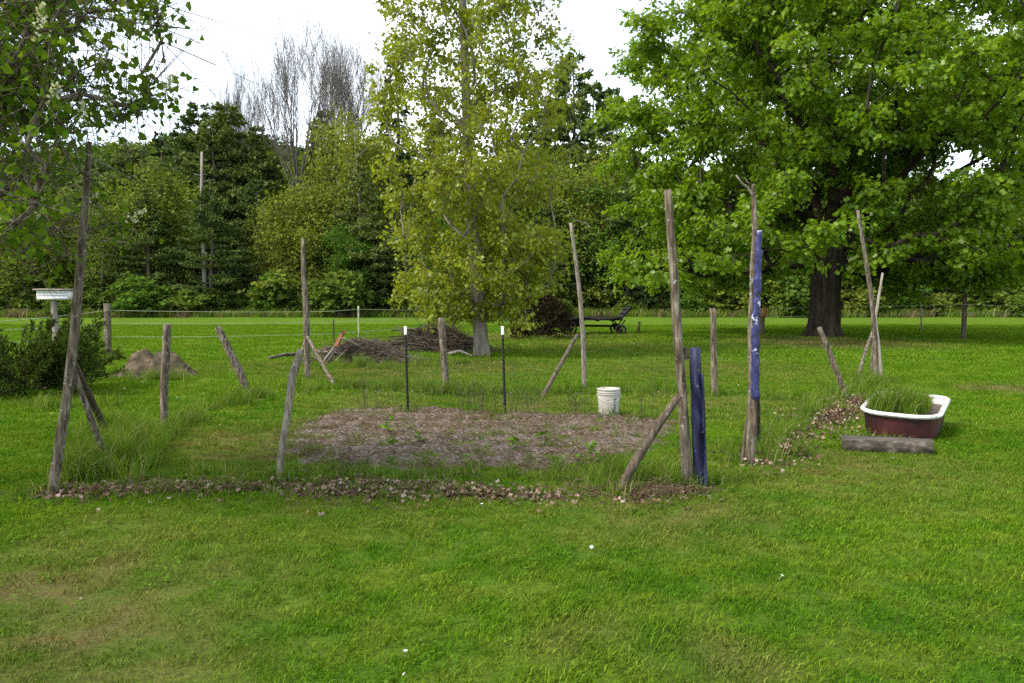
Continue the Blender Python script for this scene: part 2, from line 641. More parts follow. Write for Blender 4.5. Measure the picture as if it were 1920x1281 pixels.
M = {}
M['lawn'] = lawn_mat()
M['blade'] = blade_mat()
M['tall'] = leaf_mat('tall_grass_blades', (0.062, 0.130, 0.010), (0.140, 0.215, 0.028), .42, .012, extra=(0.36, 0.31, 0.16))
M['straw'] = leaf_mat('straw', (0.075, 0.054, 0.028), (0.23, 0.175, 0.10), .2)
M['litter'] = leaf_mat('dead_leaves', (0.035, 0.020, 0.013), (0.285, 0.190, 0.130), .15, extra=(0.46, 0.37, 0.31))
M['soil'] = solid_mat('garden_soil', [(.25, (.032, .024, .018)), (.45, (.098, .073, .055)), (.58, (.19, .148, .115)), (.74, (.33, .27, .22))], (24, 38, 24), .95, .9, 8, .1, .03)
M['hill'] = solid_mat('forest_floor', [(.3, (.022, .022, .010)), (.7, (.055, .045, .022))], (.2, .2, .2), 1, 0, 4, 0)
M['wood'] = solid_mat('weathered_pole_wood', [(.30, (.022, .016, .011)), (.45, (.088, .066, .045)), (.58, (.170, .138, .098)), (.75, (.29, .26, .20))],
                      (34, 34, 5), .9, .8, 7, .15, .008, (22, .62, (.25, .27, .21)))
M['wood_dark'] = solid_mat('dark_pole_wood', [(.25, (.022, .017, .012)), (.5, (.085, .064, .044)), (.75, (.19, .155, .115))],
                           (30, 30, 4), .9, .8, 7, .15, .008, (20, .66, (.22, .24, .19)))
M['wood_grey'] = solid_mat('grey_pole_wood', [(.30, (.055, .045, .034)), (.45, (.150, .125, .095)), (.6, (.24, .205, .16)), (.8, (.33, .30, .245))], (34, 34, 6), .9, .9, 7, .15, .008, (18, .62, (.10, .08, .055)))
M['wood_beam'] = solid_mat('weathered_beam_wood', [(.25, (.022, .018, .014)), (.5, (.075, .060, .045)), (.75, (.19, .165, .135))], (3, 26, 26), .9, .8, 7, .15, .008, (12, .66, (.16, .17, .12)))
M['wood_pale'] = solid_mat('bleached_wood', [(.25, (.11, .09, .068)), (.5, (.24, .205, .16)), (.8, (.36, .32, .26))], (40, 40, 5), .9, .6, 6, .15, .006)
M['bark'] = solid_mat('maple_bark', [(.3, (.014, .011, .008)), (.55, (.045, .035, .025)), (.8, (.085, .070, .052))], (5, 5, 1.1), .95, 1.0, 7, .1, .06)
M['bark_grey'] = solid_mat('poplar_bark', [(.3, (.10, .082, .062)), (.55, (.20, .17, .135)), (.8, (.29, .255, .21))], (9, 9, 2.2), .95, .8, 7, .1, .03)
M['bark_wood'] = solid_mat('woodland_bark', [(.3, (.06, .048, .036)), (.7, (.15, .125, .095))], (3, 3, .6), .95, 0, 4, .1)
M['bark_pale'] = solid_mat('pale_bark', [(.3, (.17, .15, .12)), (.7, (.33, .30, .25))], (3, 3, .6), .95, 0, 4, .1)
M['twig'] = solid_mat('bare_twigs', [(.3, (.085, .072, .058)), (.7, (.16, .14, .118))], (2, 2, .6), .95, 0, 3, .1)
M['maple'] = leaf_mat('maple_leaves', (0.088, 0.185, 0.005), (0.210, 0.325, 0.012), .54, gloss=.02)
M['poplar'] = leaf_mat('poplar_leaves', (0.165, 0.210, 0.010), (0.290, 0.340, 0.028), .52, gloss=.02)
M['lilac'] = leaf_mat('lilac_leaves', (0.058, 0.130, 0.010), (0.155, 0.245, 0.022), .52)
M['flower'] = leaf_mat('cream_flowers', (0.42, 0.44, 0.22), (0.72, 0.72, 0.50), .2)
M['juniper'] = leaf_mat('juniper_needles', (0.022, 0.036, 0.008), (0.085, 0.125, 0.020), .15)
M['brush'] = solid_mat('cut_branches', [(.3, (.045, .034, .024)), (.55, (.12, .092, .066)), (.8, (.24, .20, .155))], (6, 6, 6), .95, 0, 5, .1)
M['pine'] = leaf_mat('pine_needles', (0.060, 0.095, 0.026), (0.165, 0.215, 0.062), .15, .02)
M['spruce'] = leaf_mat('spruce_needles', (0.016, 0.032, 0.014), (0.050, 0.074, 0.030), .12, .015)
M['olive'] = leaf_mat('spring_leaves_olive', (0.068, 0.108, 0.016), (0.158, 0.212, 0.036), .35, .03)
M['green'] = leaf_mat('spring_leaves_green', (0.068, 0.122, 0.014), (0.150, 0.225, 0.032), .35, .03)
M['purple'] = leaf_mat('dark_shrub_leaves', (0.009, 0.007, 0.004), (0.026, 0.018, 0.010), .1)
M['iron'] = solid_mat('old_wagon_iron', [(.3, (.007, .006, .006)), (.7, (.022, .017, .014))], (12, 12, 12), .8, .3, 4, .2)
M['plank'] = solid_mat('wagon_planks', [(.3, (.010, .009, .009)), (.7, (.035, .030, .028))], (3, 20, 20), .9, .4, 5, .15)
M['black'] = solid_mat('black_steel', [(.3, (.006, .007, .006)), (.7, (.016, .017, .015))], (20, 20, 20), .7, .1, 3, .15)
M['white'] = solid_mat('white_paint', [(.3, (.66, .65, .60)), (.7, (.78, .77, .73))], (14, 14, 14), .6, .15, 4, .3)
M['enamel'] = solid_mat('white_enamel', [(.3, (.30, .26, .20)), (.42, (.56, .54, .50)), (.7, (.66, .65, .64))], (7, 7, 7), .28, .05, 4, .5)
M['maroon'] = solid_mat('maroon_painted_iron', [(.28, (.016, .006, .006)), (.5, (.044, .010, .010)), (.68, (.066, .018, .015)), (.82, (.095, .045, .03))],
                        (5, 5, 3), .6, .25, 7, .3, .004, (16, .70, (.13, .075, .05)))
M['pail'] = solid_mat('bucket_plastic', [(.3, (.36, .335, .27)), (.7, (.47, .44, .37))], (6, 6, 3), .45, .05, 4, .4, speck=(9, .62, (.28, .24, .18)))
M['ink'] = solid_mat('dark_print', [(.3, (.03, .035, .04)), (.7, (.06, .065, .07))], (20, 20, 20), .6, 0, 2, .2)
M['blue'] = solid_mat('blue_painted_board', [(.25, (.006, .006, .016)), (.5, (.013, .013, .045)), (.75, (.035, .035, .085))], (20, 20, 3), .55, .35, 6, .4, .004,
                      (18, .66, (.16, .15, .22)))
M['blue_wrap'] = solid_mat('blue_wrapping', [(.3, (.008, .008, .026)), (.5, (.028, .028, .105)), (.75, (.065, .065, .19))], (24, 24, 12), .45, .8, 6, .4, .012,
                           (11, .60, (.62, .62, .74)))
M['tape'] = solid_mat('pale_fence_tape', [(.3, (.26, .29, .17)), (.7, (.42, .44, .30))], (4, 4, 4), .7, 0, 3, .2)
M['wire'] = solid_mat('dark_wire', [(.3, (.045, .036, .026)), (.7, (.10, .08, .055))], (4, 4, 4), .9, 0, 3, .1)
M['heap'] = solid_mat('earth_heap', [(.3, (.022, .018, .012)), (.47, (.060, .048, .030)), (.6, (.105, .080, .050)), (.78, (.19, .15, .095))], (5, 5, 6), .95, 1.0, 8, .1, .06)
M['ochre'] = solid_mat('ochre_paint', [(.3, (.20, .10, .02)), (.7, (.33, .19, .04))], (9, 9, 9), .8, .1, 3, .2)
M['brick'] = solid_mat('red_brown_board', [(.3, (.11, .035, .02)), (.7, (.20, .075, .045))], (9, 9, 9), .8, .1, 3, .2)

# ------------------------------------------------------------------ ground
R = np.random.default_rng
def axis(lo, hi, fine_lo, fine_hi, step):
    mid = np.arange(fine_lo, fine_hi + 1e-6, step)
    a = fine_lo - np.geomspace(step * 1.5, fine_lo - lo, 16)[::-1]
    b = fine_hi + np.geomspace(step * 1.5, hi - fine_hi, 16)
    return np.concatenate([a, mid, b])

def hill_z(x, y):
    t = np.clip((y - 98) / 85, 0, 1)
    top = 29.0 - 8.5 / (1 + np.exp(-(x + 14) / 6)) + 3.5 * np.exp(-((x + 62) / 24) ** 2) + 2.0 * np.exp(-((x - 75) / 25) ** 2)
    return top * t * t * (3 - 2 * t)

xs = axis(-900, 900, -24, 24, .3)
ys = axis(-300, 98.5, .0, 48, .3)
X, Y = np.meshgrid(xs, ys, indexing='ij')
V = np.stack([X, Y, gz(X, Y)], -1).reshape(-1, 3)
i, j = np.meshgrid(np.arange(len(xs) - 1), np.arange(len(ys) - 1), indexing='ij')
q = i * len(ys) + j
F = np.stack([q, q + len(ys), q + len(ys) + 1, q + 1], -1).reshape(-1, 4)
o = link('lawn', MB().add(V, F).mesh('lawn'), M['lawn'])
tag(o, kind='structure')

xs2 = np.linspace(-420, 420, 90)
ys2 = np.concatenate([np.linspace(96, 190, 24), np.array([220, 300, 420, 640])])
X, Y = np.meshgrid(xs2, ys2, indexing='ij')
Z = hill_z(X, Y) - .4 * (Y < 100)
V = np.stack([X, Y, Z], -1).reshape(-1, 3)
i, j = np.meshgrid(np.arange(len(xs2) - 1), np.arange(len(ys2) - 1), indexing='ij')
q = i * len(ys2) + j
F = np.stack([q, q + len(ys2), q + len(ys2) + 1, q + 1], -1).reshape(-1, 4)
tag(link('hill', MB().add(V, F).mesh('hill'), M['hill']), kind='structure')

# the dug bed inside the old garden
BED = [G(*p)[:2] for p in ((528, 812), (575, 790), (640, 772), (760, 768), (900, 772), (1000, 778), (1150, 782), (1268, 788), (1262, 812), (1225, 838),
                           (1150, 862), (1060, 876), (960, 882), (800, 884), (680, 878), (590, 866), (545, 842))]
BED = np.array(BED)
bx = np.arange(BED[:, 0].min() - .4, BED[:, 0].max() + .4, .06)
by = np.arange(BED[:, 1].min() - .4, BED[:, 1].max() + .4, .06)
X, Y = np.meshgrid(bx, by, indexing='ij')
def bed_depth(x, y):
    """signed distance to the bed edge (positive inside), with a ragged edge"""
    P = np.column_stack([x.ravel(), y.ravel()])
    dmin = np.full(len(P), 9.0)
    for a in range(len(BED)):
        A, B = BED[a - 1], BED[a]
        ab = B - A
        t = np.clip(((P - A) @ ab) / (ab @ ab), 0, 1)
        dmin = np.minimum(dmin, np.linalg.norm(P - A - t[:, None] * ab, axis=1))
    ins = inpoly(P[:, 0], P[:, 1], BED)
    d = np.where(ins, dmin, -dmin)
    P3 = np.column_stack([P, np.zeros(len(P))])
    return d + .13 * wob(P3, 2.7) + .07 * wob(P3, 8.1, 3.0)
bd = bed_depth(X, Y)
P3 = np.column_stack([X.ravel(), Y.ravel(), 0 * X.ravel()])
rise = np.clip(bd, -.15, .12) * .14 - .003 + .012 * wob(P3, 14, 1) + .012 * np.sin(P3[:, 1] * 11 + .8 * np.sin(P3[:, 0] * .9) + wob(P3, 2, 2)) + R(3).standard_normal(X.size) * .010
V = np.column_stack([X.ravel(), Y.ravel(), gz(X, Y).ravel() + rise])
i, j = np.meshgrid(np.arange(len(bx) - 1), np.arange(len(by) - 1), indexing='ij')
q = i * len(by) + j
F = np.stack([q, q + len(by), q + len(by) + 1, q + 1], -1).reshape(-1, 4)
F = F[(bd[F] > -.3).all(1)]
tag(link('garden_soil', MB().add(V, F).mesh('garden_soil'), M['soil']), kind='structure')

# ------------------------------------------------------------------ lawn grass and ground cover
def blade_clump(seed, n, h0, h1, wd, spread, lean, tall=False):
    rng = R(seed)
    a = rng.random(n) * 2 * np.pi
    r = spread * np.sqrt(rng.random(n))
    P = np.column_stack([r * np.cos(a), r * np.sin(a), np.full(n, -.006)])
    h = h0 + (h1 - h0) * rng.random(n)
    b = rng.random(n) * 2 * np.pi
    ln = lean * (0.3 + rng.random(n)) * h
    out = np.column_stack([np.cos(b), np.sin(b), 0 * b])
    side = np.column_stack([-np.sin(b + .8), np.cos(b + .8), 0 * b]) * wd * (0.7 + .6 * rng.random(n))[:, None]
    mid = P + out * (ln * .35)[:, None] + np.column_stack([0 * h, 0 * h, h * .6])
    tip = P + out * ln[:, None] + np.column_stack([0 * h, 0 * h, h * (1 - .25 * lean)])
    V = np.stack([P - side * .5, P + side * .5, mid + side * .42, mid - side * .42, tip], 1).reshape(-1, 3)
    f = np.array([[0, 1, 2], [0, 2, 3], [3, 2, 4]])
    F = (np.arange(n)[:, None, None] * 5 + f[None]).reshape(-1, 3)
    t = np.repeat(rng.random(n), 5)
    return MB().add(V, F, t).mesh('grass_sprig', smooth=False, tint=True)

rng = R(11)
LITTER_FRONT = gl((105, 925), (250, 922), (420, 918), (600, 920), (800, 925), (960, 930), (1040, 938))
LITTER_RIGHT = gl((1440, 872), (1490, 830), (1550, 790), (1600, 762), (1625, 745))
def lawn_points(d0, d1, dens, seed):
    rr = R(seed)
    n = int(.70 * (d1 * d1 - d0 * d0) * dens)
    y = np.sqrt(d0 * d0 + rr.random(n) * (d1 * d1 - d0 * d0))
    x = (rr.random(n) * 2 - 1) * y * .70
    keep = bed_depth(x, y) < .05 - .25 * (rr.random(n) ** 3)
    def near(line, half):
        line = np.asarray(line)[:, :2]
        d = np.full(n, 9.0)
        P = np.column_stack([x, y])
        for A, B in zip(line[:-1], line[1:]):
            ab = B - A
            t = np.clip(((P - A) @ ab) / (ab @ ab), 0, 1)
            d = np.minimum(d, np.linalg.norm(P - A - t[:, None] * ab, axis=1))
        return d < half * (.4 + 1.2 * rr.random(n))
    keep &= ~near(LITTER_FRONT, .17)
    keep &= ~near(LITTER_RIGHT, .22)
    # thin, worn sward on the dry spots
    for p, r, s in DRY_SPOTS:
        dd = np.hypot(x - p[0], y - p[1])
        keep &= ~((dd < r * 1.2) & (rr.random(n) < s * .38 * np.clip(1.5 - dd / r, 0, 1)))
    return np.column_stack([x, y])[keep], rr

P, rr = lawn_points(2.2, 9.5, 260, 21)
short = [(blade_clump(100 + k, 34, .016, .050, .0038, .080, .85), M['blade']) for k in range(6)]
sc1 = .7 + .6 * rr.random(len(P)) + .35 * np.clip(wob(np.column_stack([P, 0 * P[:, 0]]), 1.1, 4), 0, 1)
scatter('grass', on_ground(P), sc1, np.column_stack([.12 * rr.standard_normal((len(P), 2)), rr.random(len(P)) * 6.28]), short)
P, rr = lawn_points(9.5, 20, 75, 22)
mids = [(blade_clump(120 + k, 30, .022, .06, .006, .13, .7), M['blade']) for k in range(5)]
scatter('grass', on_ground(P), .8 + .6 * rr.random(len(P)), np.column_stack([np.zeros((len(P), 2)), rr.random(len(P)) * 6.28]), mids)
P, rr = lawn_points(20, 48, 14, 23)
fars = [(blade_clump(140 + k, 30, .03, .075, .014, .28, .7), M['blade']) for k in range(4)]
scatter('grass', on_ground(P), .8 + .6 * rr.random(len(P)), np.column_stack([np.zeros((len(P), 2)), rr.random(len(P)) * 6.28]), fars)

# clover and low weeds in the lawn
def weed_clump(seed, n, size):
    rr = R(seed)
    a = rr.random(n) * 6.28
    r = .06 * np.sqrt(rr.random(n))
    P = np.column_stack([r * np.cos(a), r * np.sin(a), .012 + .025 * rr.random(n)])
    d = np.column_stack([np.cos(a), np.sin(a), .25 * rr.standard_normal(n)])
    nn = np.column_stack([.3 * rr.standard_normal((n, 2)), np.ones(n)])
    mb = MB()
    leaves(mb, P, d, nn, size * (.6 + .8 * rr.random(n)), KITE * np.array([1.3, 1, 1]), KITE_F, rr.random(n))
    return mb.mesh('weed_sprig', smooth=False, tint=True)
M['clover'] = leaf_mat('clover_leaves', (0.050, 0.120, 0.008), (0.100, 0.180, 0.018), .3, .01)
P, rr = lawn_points(2.4, 11, 30, 31)
P = P[wob(np.column_stack([P, 0 * P[:, 0]]), 1.3, 9) > .05]
scatter('clover', on_ground(P), .6 + .8 * rr.random(len(P)), np.column_stack([np.zeros((len(P), 2)), rr.random(len(P)) * 6.28]),
        [(weed_clump(160 + k, 22, .014), M['clover']) for k in range(4)])
# white specks: little lawn flowers and petals
P, rr = lawn_points(2.6, 16, .24, 33)
def petal_speck(seed):
    rr_ = R(seed)
    n = 7
    a = np.arange(n) * 6.28 / n
    mb = MB()
    leaves(mb, np.tile([[0, 0, .034]], (n, 1)), np.column_stack([np.cos(a), np.sin(a), .4 + 0 * a]), np.tile([[0, 0, 1.0]], (n, 1)), .011, KITE, KITE_F, rr_.random(n))
    frusta(mb, np.array([[0, 0, -.005]]), np.array([[0, 0, .034]]), np.array([.001]), np.array([.001]), 3, 0.1)
    return mb.mesh('flower_sprig', smooth=False, tint=True)
M['daisy'] = leaf_mat('white_petals', (0.55, 0.56, 0.48), (0.78, 0.78, 0.74), .2)
scatter('lawn_flowers', on_ground(P), .7 + .7 * rr.random(len(P)), np.column_stack([.3 * rr.standard_normal((len(P), 2)), rr.random(len(P)) * 6.28]),
        [(petal_speck(k), M['daisy']) for k in range(2)])

# fallen dead leaves
def dead_leaf(seed, size, curl, tl):
    rr = R(seed)
    T = LOBED.copy()
    T[:, 2] += curl * (T[:, 0] ** 2 * 2 - (T[:, 1] - .5) ** 2) + .05 * rr.standard_normal(len(T))
    T[:, 1] -= .5
    mb = MB()
    mb.add(T * size, LOBED_F, tl)
    return mb.mesh('leaf_sprig', smooth=False, tint=True)
dl = [(dead_leaf(k, .036, .7 * math.sin(k * 2.1), (k % 8) / 8 + .06), M['litter']) for k in range(10)]
def litter(pts, seed, smin=.6, smax=1.3, lift=.03, up=.5):
    rr = R(seed)
    n = len(pts)
    return scatter('dead_leaves', on_ground(pts, .012) + np.column_stack([np.zeros((n, 2)), lift * rr.random(n) ** 2]), smin + (smax - smin) * rr.random(n),
                   np.column_stack([up * rr.standard_normal((n, 2)), rr.random(n) * 6.28]), dl)
rr = R(41)
litter(np.concatenate([sample_strip(rr, LITTER_FRONT, .12, 3600), sample_strip(rr, LITTER_FRONT, .26, 900), sample_strip(rr, gl((520, 915), (700, 912), (900, 920), (1040, 935)), .11, 1700)]), 42, lift=.045)
litter(np.concatenate([sample_strip(rr, LITTER_RIGHT, .22, 2600), sample_strip(rr, gl((1530, 800), (1560, 775)), .25, 1400)]), 43, lift=.09)
litter(np.concatenate([sample_strip(rr, gl((700, 777), (800, 780)), .2, 600), sample_strip(rr, gl((620, 790), (680, 786)), .15, 120),
                       sample_strip(rr, gl((870, 785), (1000, 790), (1110, 783)), .20, 900), sample_poly(rr, BED, 2600)]), 44, .35, .9, .02, .35)
litter(np.concatenate([sample_strip(rr, gl((1020, 745), (1100, 738)), .2, 80), sample_strip(rr, gl((330, 800), (380, 775), (460, 745)), .25, 150),
                       sample_strip(rr, gl((560, 745), (700, 742), (1000, 742), (1300, 745)), .25, 260), sample_strip(rr, gl((800, 678), (950, 682)), .6, 160), sample_strip(rr, gl((1450, 642), (1540, 650), (1640, 648)), .9, 1500),
                       sample_strip(rr, gl((1150, 935), (1310, 922)), .14, 300)]), 45)
P, _ = lawn_points(2.4, 7, 1.6, 46)
litter(P[(P[:, 0] < -.6 * P[:, 1] * .35)], 47, .4, .8, .01, .3)

# straw and broken stalks on the bed
def straw_clump(seed):
    rr_ = R(seed)
    n = 12
    P0 = np.column_stack([.09 * rr_.standard_normal((n, 2)), .006 + .02 * rr_.random(n)])
    a = rr_.random(n) * 6.28
    P1 = P0 + np.column_stack([np.cos(a), np.sin(a), .2 * rr_.standard_normal(n)]) * (.02 + .05 * rr_.random(n))[:, None]
    mb = MB()
    frusta(mb, P0, P1, np.full(n, .0024), np.full(n, .0018), 3, rr_.random(n))
    return mb.mesh('straw_sprig', smooth=False, tint=True)
st = [(straw_clump(k), M['straw']) for k in range(5)]
P = np.concatenate([sample_poly(rr, BED, 1100), sample_strip(rr, gl((540, 830), (640, 880), (900, 890), (1100, 880), (1250, 830)), .14, 260),
                    sample_strip(rr, gl((1060, 925), (1180, 925), (1310, 918)), .12, 260), sample_strip(rr, LITTER_FRONT, .2, 200)])
scatter('straw', on_ground(P, .012), .7 + .7 * rr.random(len(P)), np.column_stack([.15 * rr.standard_normal((len(P), 2)), rr.random(len(P)) * 6.28]), st)

# weeds coming up through the bed
P = rr.permutation(sample_poly(rr, BED, 900))
WEEDS = P[wob(np.column_stack([P, 0 * P[:, 0]]), 1.9, 3) > .15]
# tall uncut grass along the old fence lines
tallT = [(blade_clump(200 + k, 34, .12, .36, .0060, .09, .55), M['tall']) for k in range(6)]
lowT = [(blade_clump(220 + k, 34, .06, .18, .0060, .10, .6), M['tall']) for k in range(5)]
def tall(pts, seed, tm=tallT, smin=.6, smax=1.2, dz=0.0):
    rr_ = R(seed)
    n = len(pts)
    Z = on_ground(pts) if np.shape(pts)[1] == 2 else np.asarray(pts)
    return scatter('tall_grass', Z, smin + (smax - smin) * rr_.random(n), np.column_stack([.1 * rr_.standard_normal((n, 2)), rr_.random(n) * 6.28]), tm)
rr = R(51)
tall(np.concatenate([sample_poly(rr, gl((125, 890), (300, 878), (300, 825), (230, 800), (150, 830)), 150),
                     sample_strip(rr, gl((120, 900), (230, 895)), .12, 40)]), 52, smin=.75, smax=1.35)
tall(np.concatenate([sample_strip(rr, gl((300, 830), (340, 800), (400, 770), (470, 750)), .16, 70), sample_strip(rr, gl((455, 765), (485, 745)), .15, 40)]), 53, smin=.6, smax=1.1)
tall(np.concatenate([sample_strip(rr, gl((560, 735), (700, 735), (760, 732), (860, 735), (960, 738), (1110, 735), (1300, 738)), .25, 210),
                     sample_strip(rr, gl((870, 738), (920, 738)), .2, 50), sample_strip(rr, gl((770, 738), (840, 740)), .2, 30)]), 54, smin=.5, smax=1.1)
tall(np.concatenate([sample_strip(rr, gl((1060, 905), (1180, 900), (1280, 885)), .16, 70), sample_strip(rr, gl((1140, 900), (1200, 890)), .16, 20)]), 55, smin=.55, smax=.95)
tall(np.concatenate([sample_strip(rr, gl((560, 892), (700, 895), (900, 895), (1060, 900)), .18, 120), sample_strip(rr, gl((310, 880), (480, 890)), .2, 40)]), 56, lowT, .35, .95)
tall(np.concatenate([sample_strip(rr, gl((1425, 860), (1470, 815), (1520, 775), (1560, 755)), .18, 90), sample_strip(rr, gl((1530, 760), (1580, 745), (1650, 715)), .22, 80),
                     sample_strip(rr, gl((1590, 735), (1650, 715)), .3, 70)]), 57, smin=.6, smax=1.2)
tall(WEEDS[:150], 66, lowT, .3, .8)
tall(np.concatenate([sample_strip(rr, gl((545, 800), (580, 850), (660, 878)), .25, 60), sample_strip(rr, gl((700, 872), (900, 880), (1050, 870)), .16, 60)]), 67, lowT, .3, .9)
tall(np.concatenate([sample_strip(rr, gl((1350, 745), (1450, 748), (1540, 750)), .25, 60), sample_strip(rr, gl((1600, 830), (1615, 800)), .08, 10)]), 58, lowT, .6, 1.3)
tall(np.concatenate([sample_strip(rr, gl((600, 690), (760, 690), (880, 685)), .4, 70), sample_strip(rr, gl((800, 655), (960, 660)), .7, 90), sample_strip(rr, gl((200, 715), (350, 715)), .2, 40)]), 59, smin=.6, smax=1.3)
tall(np.concatenate([sample_strip(rr, gl((970, 640), (1080, 637), (1180, 634)), .5, 90), sample_strip(rr, gl((0, 770), (150, 768), (200, 765)), .2, 60)]), 60, smin=.5, smax=1.0)

# unmown tufts round the feet of posts and poles, and blades coming through the leaf strip
FEET = ((97, 922), (207, 876), (200, 812), (308, 812), (470, 748), (577, 712), (521, 905), (837, 736), (1096, 728), (1017, 744), (1291, 910), (1160, 922), (1340, 742), (1588, 748), (1642, 716),
        (1405, 868), (1421, 815), (1310, 912), (765, 776), (947, 779), (1141, 783), (201, 664), (1809, 636), (905, 672), (1197, 627), (1650, 832), (1700, 842))
feet = np.concatenate([G(*p)[None, :2] + rr.normal(size=(5, 2)) * (.05 + .006 * G(*p)[1]) for p in FEET])
tall(feet, 68, lowT, .5, 1.35)
tall(np.concatenate([sample_strip(rr, LITTER_FRONT, .15, 420), sample_strip(rr, LITTER_RIGHT, .2, 90)]), 69, lowT, .25, .75)

# ------------------------------------------------------------------ trees
def leaf_cloud(mb, rng, centres, n_each, spread, size, T=KITE, TF=KITE_F, droop=.5, up=.8, outc=None, flat=.75, clump_tint=.3, size_var=.5):
    n = len(centres) * n_each
    C = np.repeat(centres, n_each, 0)
    off = rng.standard_normal((n, 3)) * np.array([1, 1, flat]) * spread
    if np.ndim(spread) == 1:
        pass
    P = C + off
    a = rng.random(n) * 2 * np.pi
    d = np.column_stack([np.cos(a), np.sin(a), -droop + .5 * rng.standard_normal(n)])
    nn = np.column_stack([.6 * rng.standard_normal((n, 2)), up + .3 * rng.standard_normal(n)]) + .5 * unit(off)
    ct = np.repeat(rng.random(len(centres)), n_each)
    tint = np.clip(clump_tint * ct + (1 - clump_tint) * rng.random(n), 0, 1)
    leaves(mb, P, d, nn, size * (1 - size_var / 2 + size_var * rng.random(n)), T, TF, tint)

def leaf_spray(mbl, mbt, rng, ends, ntw, L0, L1, per, spread, size, T, TF, dirz=(-.25, .35), droop=.6, up=.6, tw_r=.006, ct=.5, flat=.8):
    """twigs from every branch end with leaves gathered towards their tips"""
    e = np.repeat(ends, ntw, 0)
    n = len(e)
    a = rng.random(n) * 6.283
    d = unit(np.column_stack([np.cos(a), np.sin(a), dirz[0] + dirz[1] * rng.standard_normal(n)]))
    L = L0 + (L1 - L0) * rng.random(n)
    tip = e + d * L[:, None]
    frusta(mbt, e, tip, np.full(n, tw_r), np.full(n, tw_r * .4), 3)
    t = np.repeat(L, per) * (.35 + .75 * rng.random(n * per) ** .6)
    P = np.repeat(e, per, 0) + np.repeat(d, per, 0) * t[:, None] + rng.standard_normal((n * per, 3)) * [spread, spread, spread * flat]
    q = n * per
    dd = .9 * np.repeat(d, per, 0) + np.column_stack([.8 * rng.standard_normal((q, 2)), -droop + .4 * rng.standard_normal(q)])
    nn = np.column_stack([.55 * rng.standard_normal((q, 2)), up + .3 * rng.standard_normal(q)])
    tint = np.clip(ct * np.repeat(rng.random(n), per) + (1 - ct) * rng.random(q), 0, 1)
    leaves(mbl, P, dd, nn, size * (.55 + .8 * rng.random(q)), T, TF, tint)

# ---- great maple on the right
rng = R(71)
mb_base = G(1545, 632)
bx0, by0 = mb_base[0], mb_base[1]
tree = thing('maple_tree', 'great spreading maple with thick dark trunk and dense green crown at right', 'tree', (bx0, by0, 0))
tips = []
while len(tips) < 640:
    u = unit(rng.standard_normal(3))
    r = rng.random() ** (1 / 2.6)
    p = u * r * np.array([9.6, 9.6, 8.6]) + np.array([0.4, 0, 9.6])
    lowlim = 2.5 + 1.6 * (math.hypot(p[0], p[1]) < 3.5) - .5 * (p[0] > 4)
    if p[2] < lowlim or math.hypot(p[0], p[1]) < 1.4 and p[2] < 6:
        continue
    if p[1] < 1.5 and -1.6 < p[0] < 2.6 - .1 * p[2] and p[2] < 7.0 and rng.random() < .72:
        continue
    if p[1] < 1.0 and p[0] > 1.8 and p[0] < 6.5 and 3.4 < p[2] < 6.0 and rng.random() < .4:
        continue
    if wob(p[None], .55, 2.0)[0] < (-.30 if p[2] > 6.5 else -.42):
        continue
    tips.append(p)
tips = np.array(tips)
low = []
for a in np.linspace(0, 2 * np.pi, 46, endpoint=False):
    rr_ = 5.2 + 4.0 * rng.random()
    if -2.2 < rr_ * math.cos(a) < 2.0 and math.sin(a) < 0:
        continue
    low.append([rr_ * math.cos(a), rr_ * math.sin(a), 2.4 + 2.0 * rng.random()])
for _ in range(34):
    low.append([rng.uniform(2.5, 9.2), rng.uniform(-7.0, 3.0), rng.uniform(2.3, 5.2)])
tips = np.concatenate([tips, np.array(low)]) + np.array([bx0, by0, 0])
trunk = np.array([[0, 0, -.1], [0, 0, .5], [.02, 0, 1.6], [.05, 0, 2.8], [.4, .1, 4.0], [.85, .1, 5.5], [1.3, .2, 8], [1.3, .2, 11], [.8, 0, 14.5], [.7, 0, 17.0]]) + np.array([bx0, by0, 0])
trad = [.76, .66, .61, .60, .60, .44, .30, .2, .1, .04]
(E0, E1, r0, r1), (tp, tr), ends, pends = skeleton(rng, trunk, trad, tips, 2.6, .28, 1.1, .16, .020, .50, .08)
mb = MB()
tube(mb, np.concatenate([trunk[:1] + [0, 0, -.1], trunk]), [.95] + trad, 18, rng, .05, sub=3)
for a in (0.4, 1.7, 2.9, 4.2, 5.4):          # root flare
    d = np.array([math.cos(a), math.sin(a), 0])
    tube(mb, [trunk[1] + [0, 0, .25] + d * .32, trunk[0] + [0, 0, .16] + d * .66, trunk[0] + d * 1.0], [.28, .2, .06], 8, rng, .05)
for k, (ang, el, ln, r) in enumerate([(2.9, 1.0, 4.5, .30), (.35, .8, 5.0, .28), (4.4, .9, 4.5, .28), (1.6, .95, 4.5, .26), (5.5, .62, 5.0, .22), (3.6, .6, 4.6, .22)]):
    s0 = np.array([bx0 + .1, by0, 2.9 + .25 * k])
    dd = np.array([math.cos(ang) * math.cos(el), math.sin(ang) * math.cos(el), math.sin(el)])
    tube(mb, [s0, s0 + dd * ln * .33 + [0, 0, .05], s0 + dd * ln * .66 + [0, 0, .35], s0 + dd * ln + [0, 0, 1.0]], [r, r * .8, r * .62, r * .4], 9, rng, .05, sub=3)
part('trunk', mb, M['bark'], tree)
mb = MB()
frusta(mb, E0, E1, r0, r1, 6)
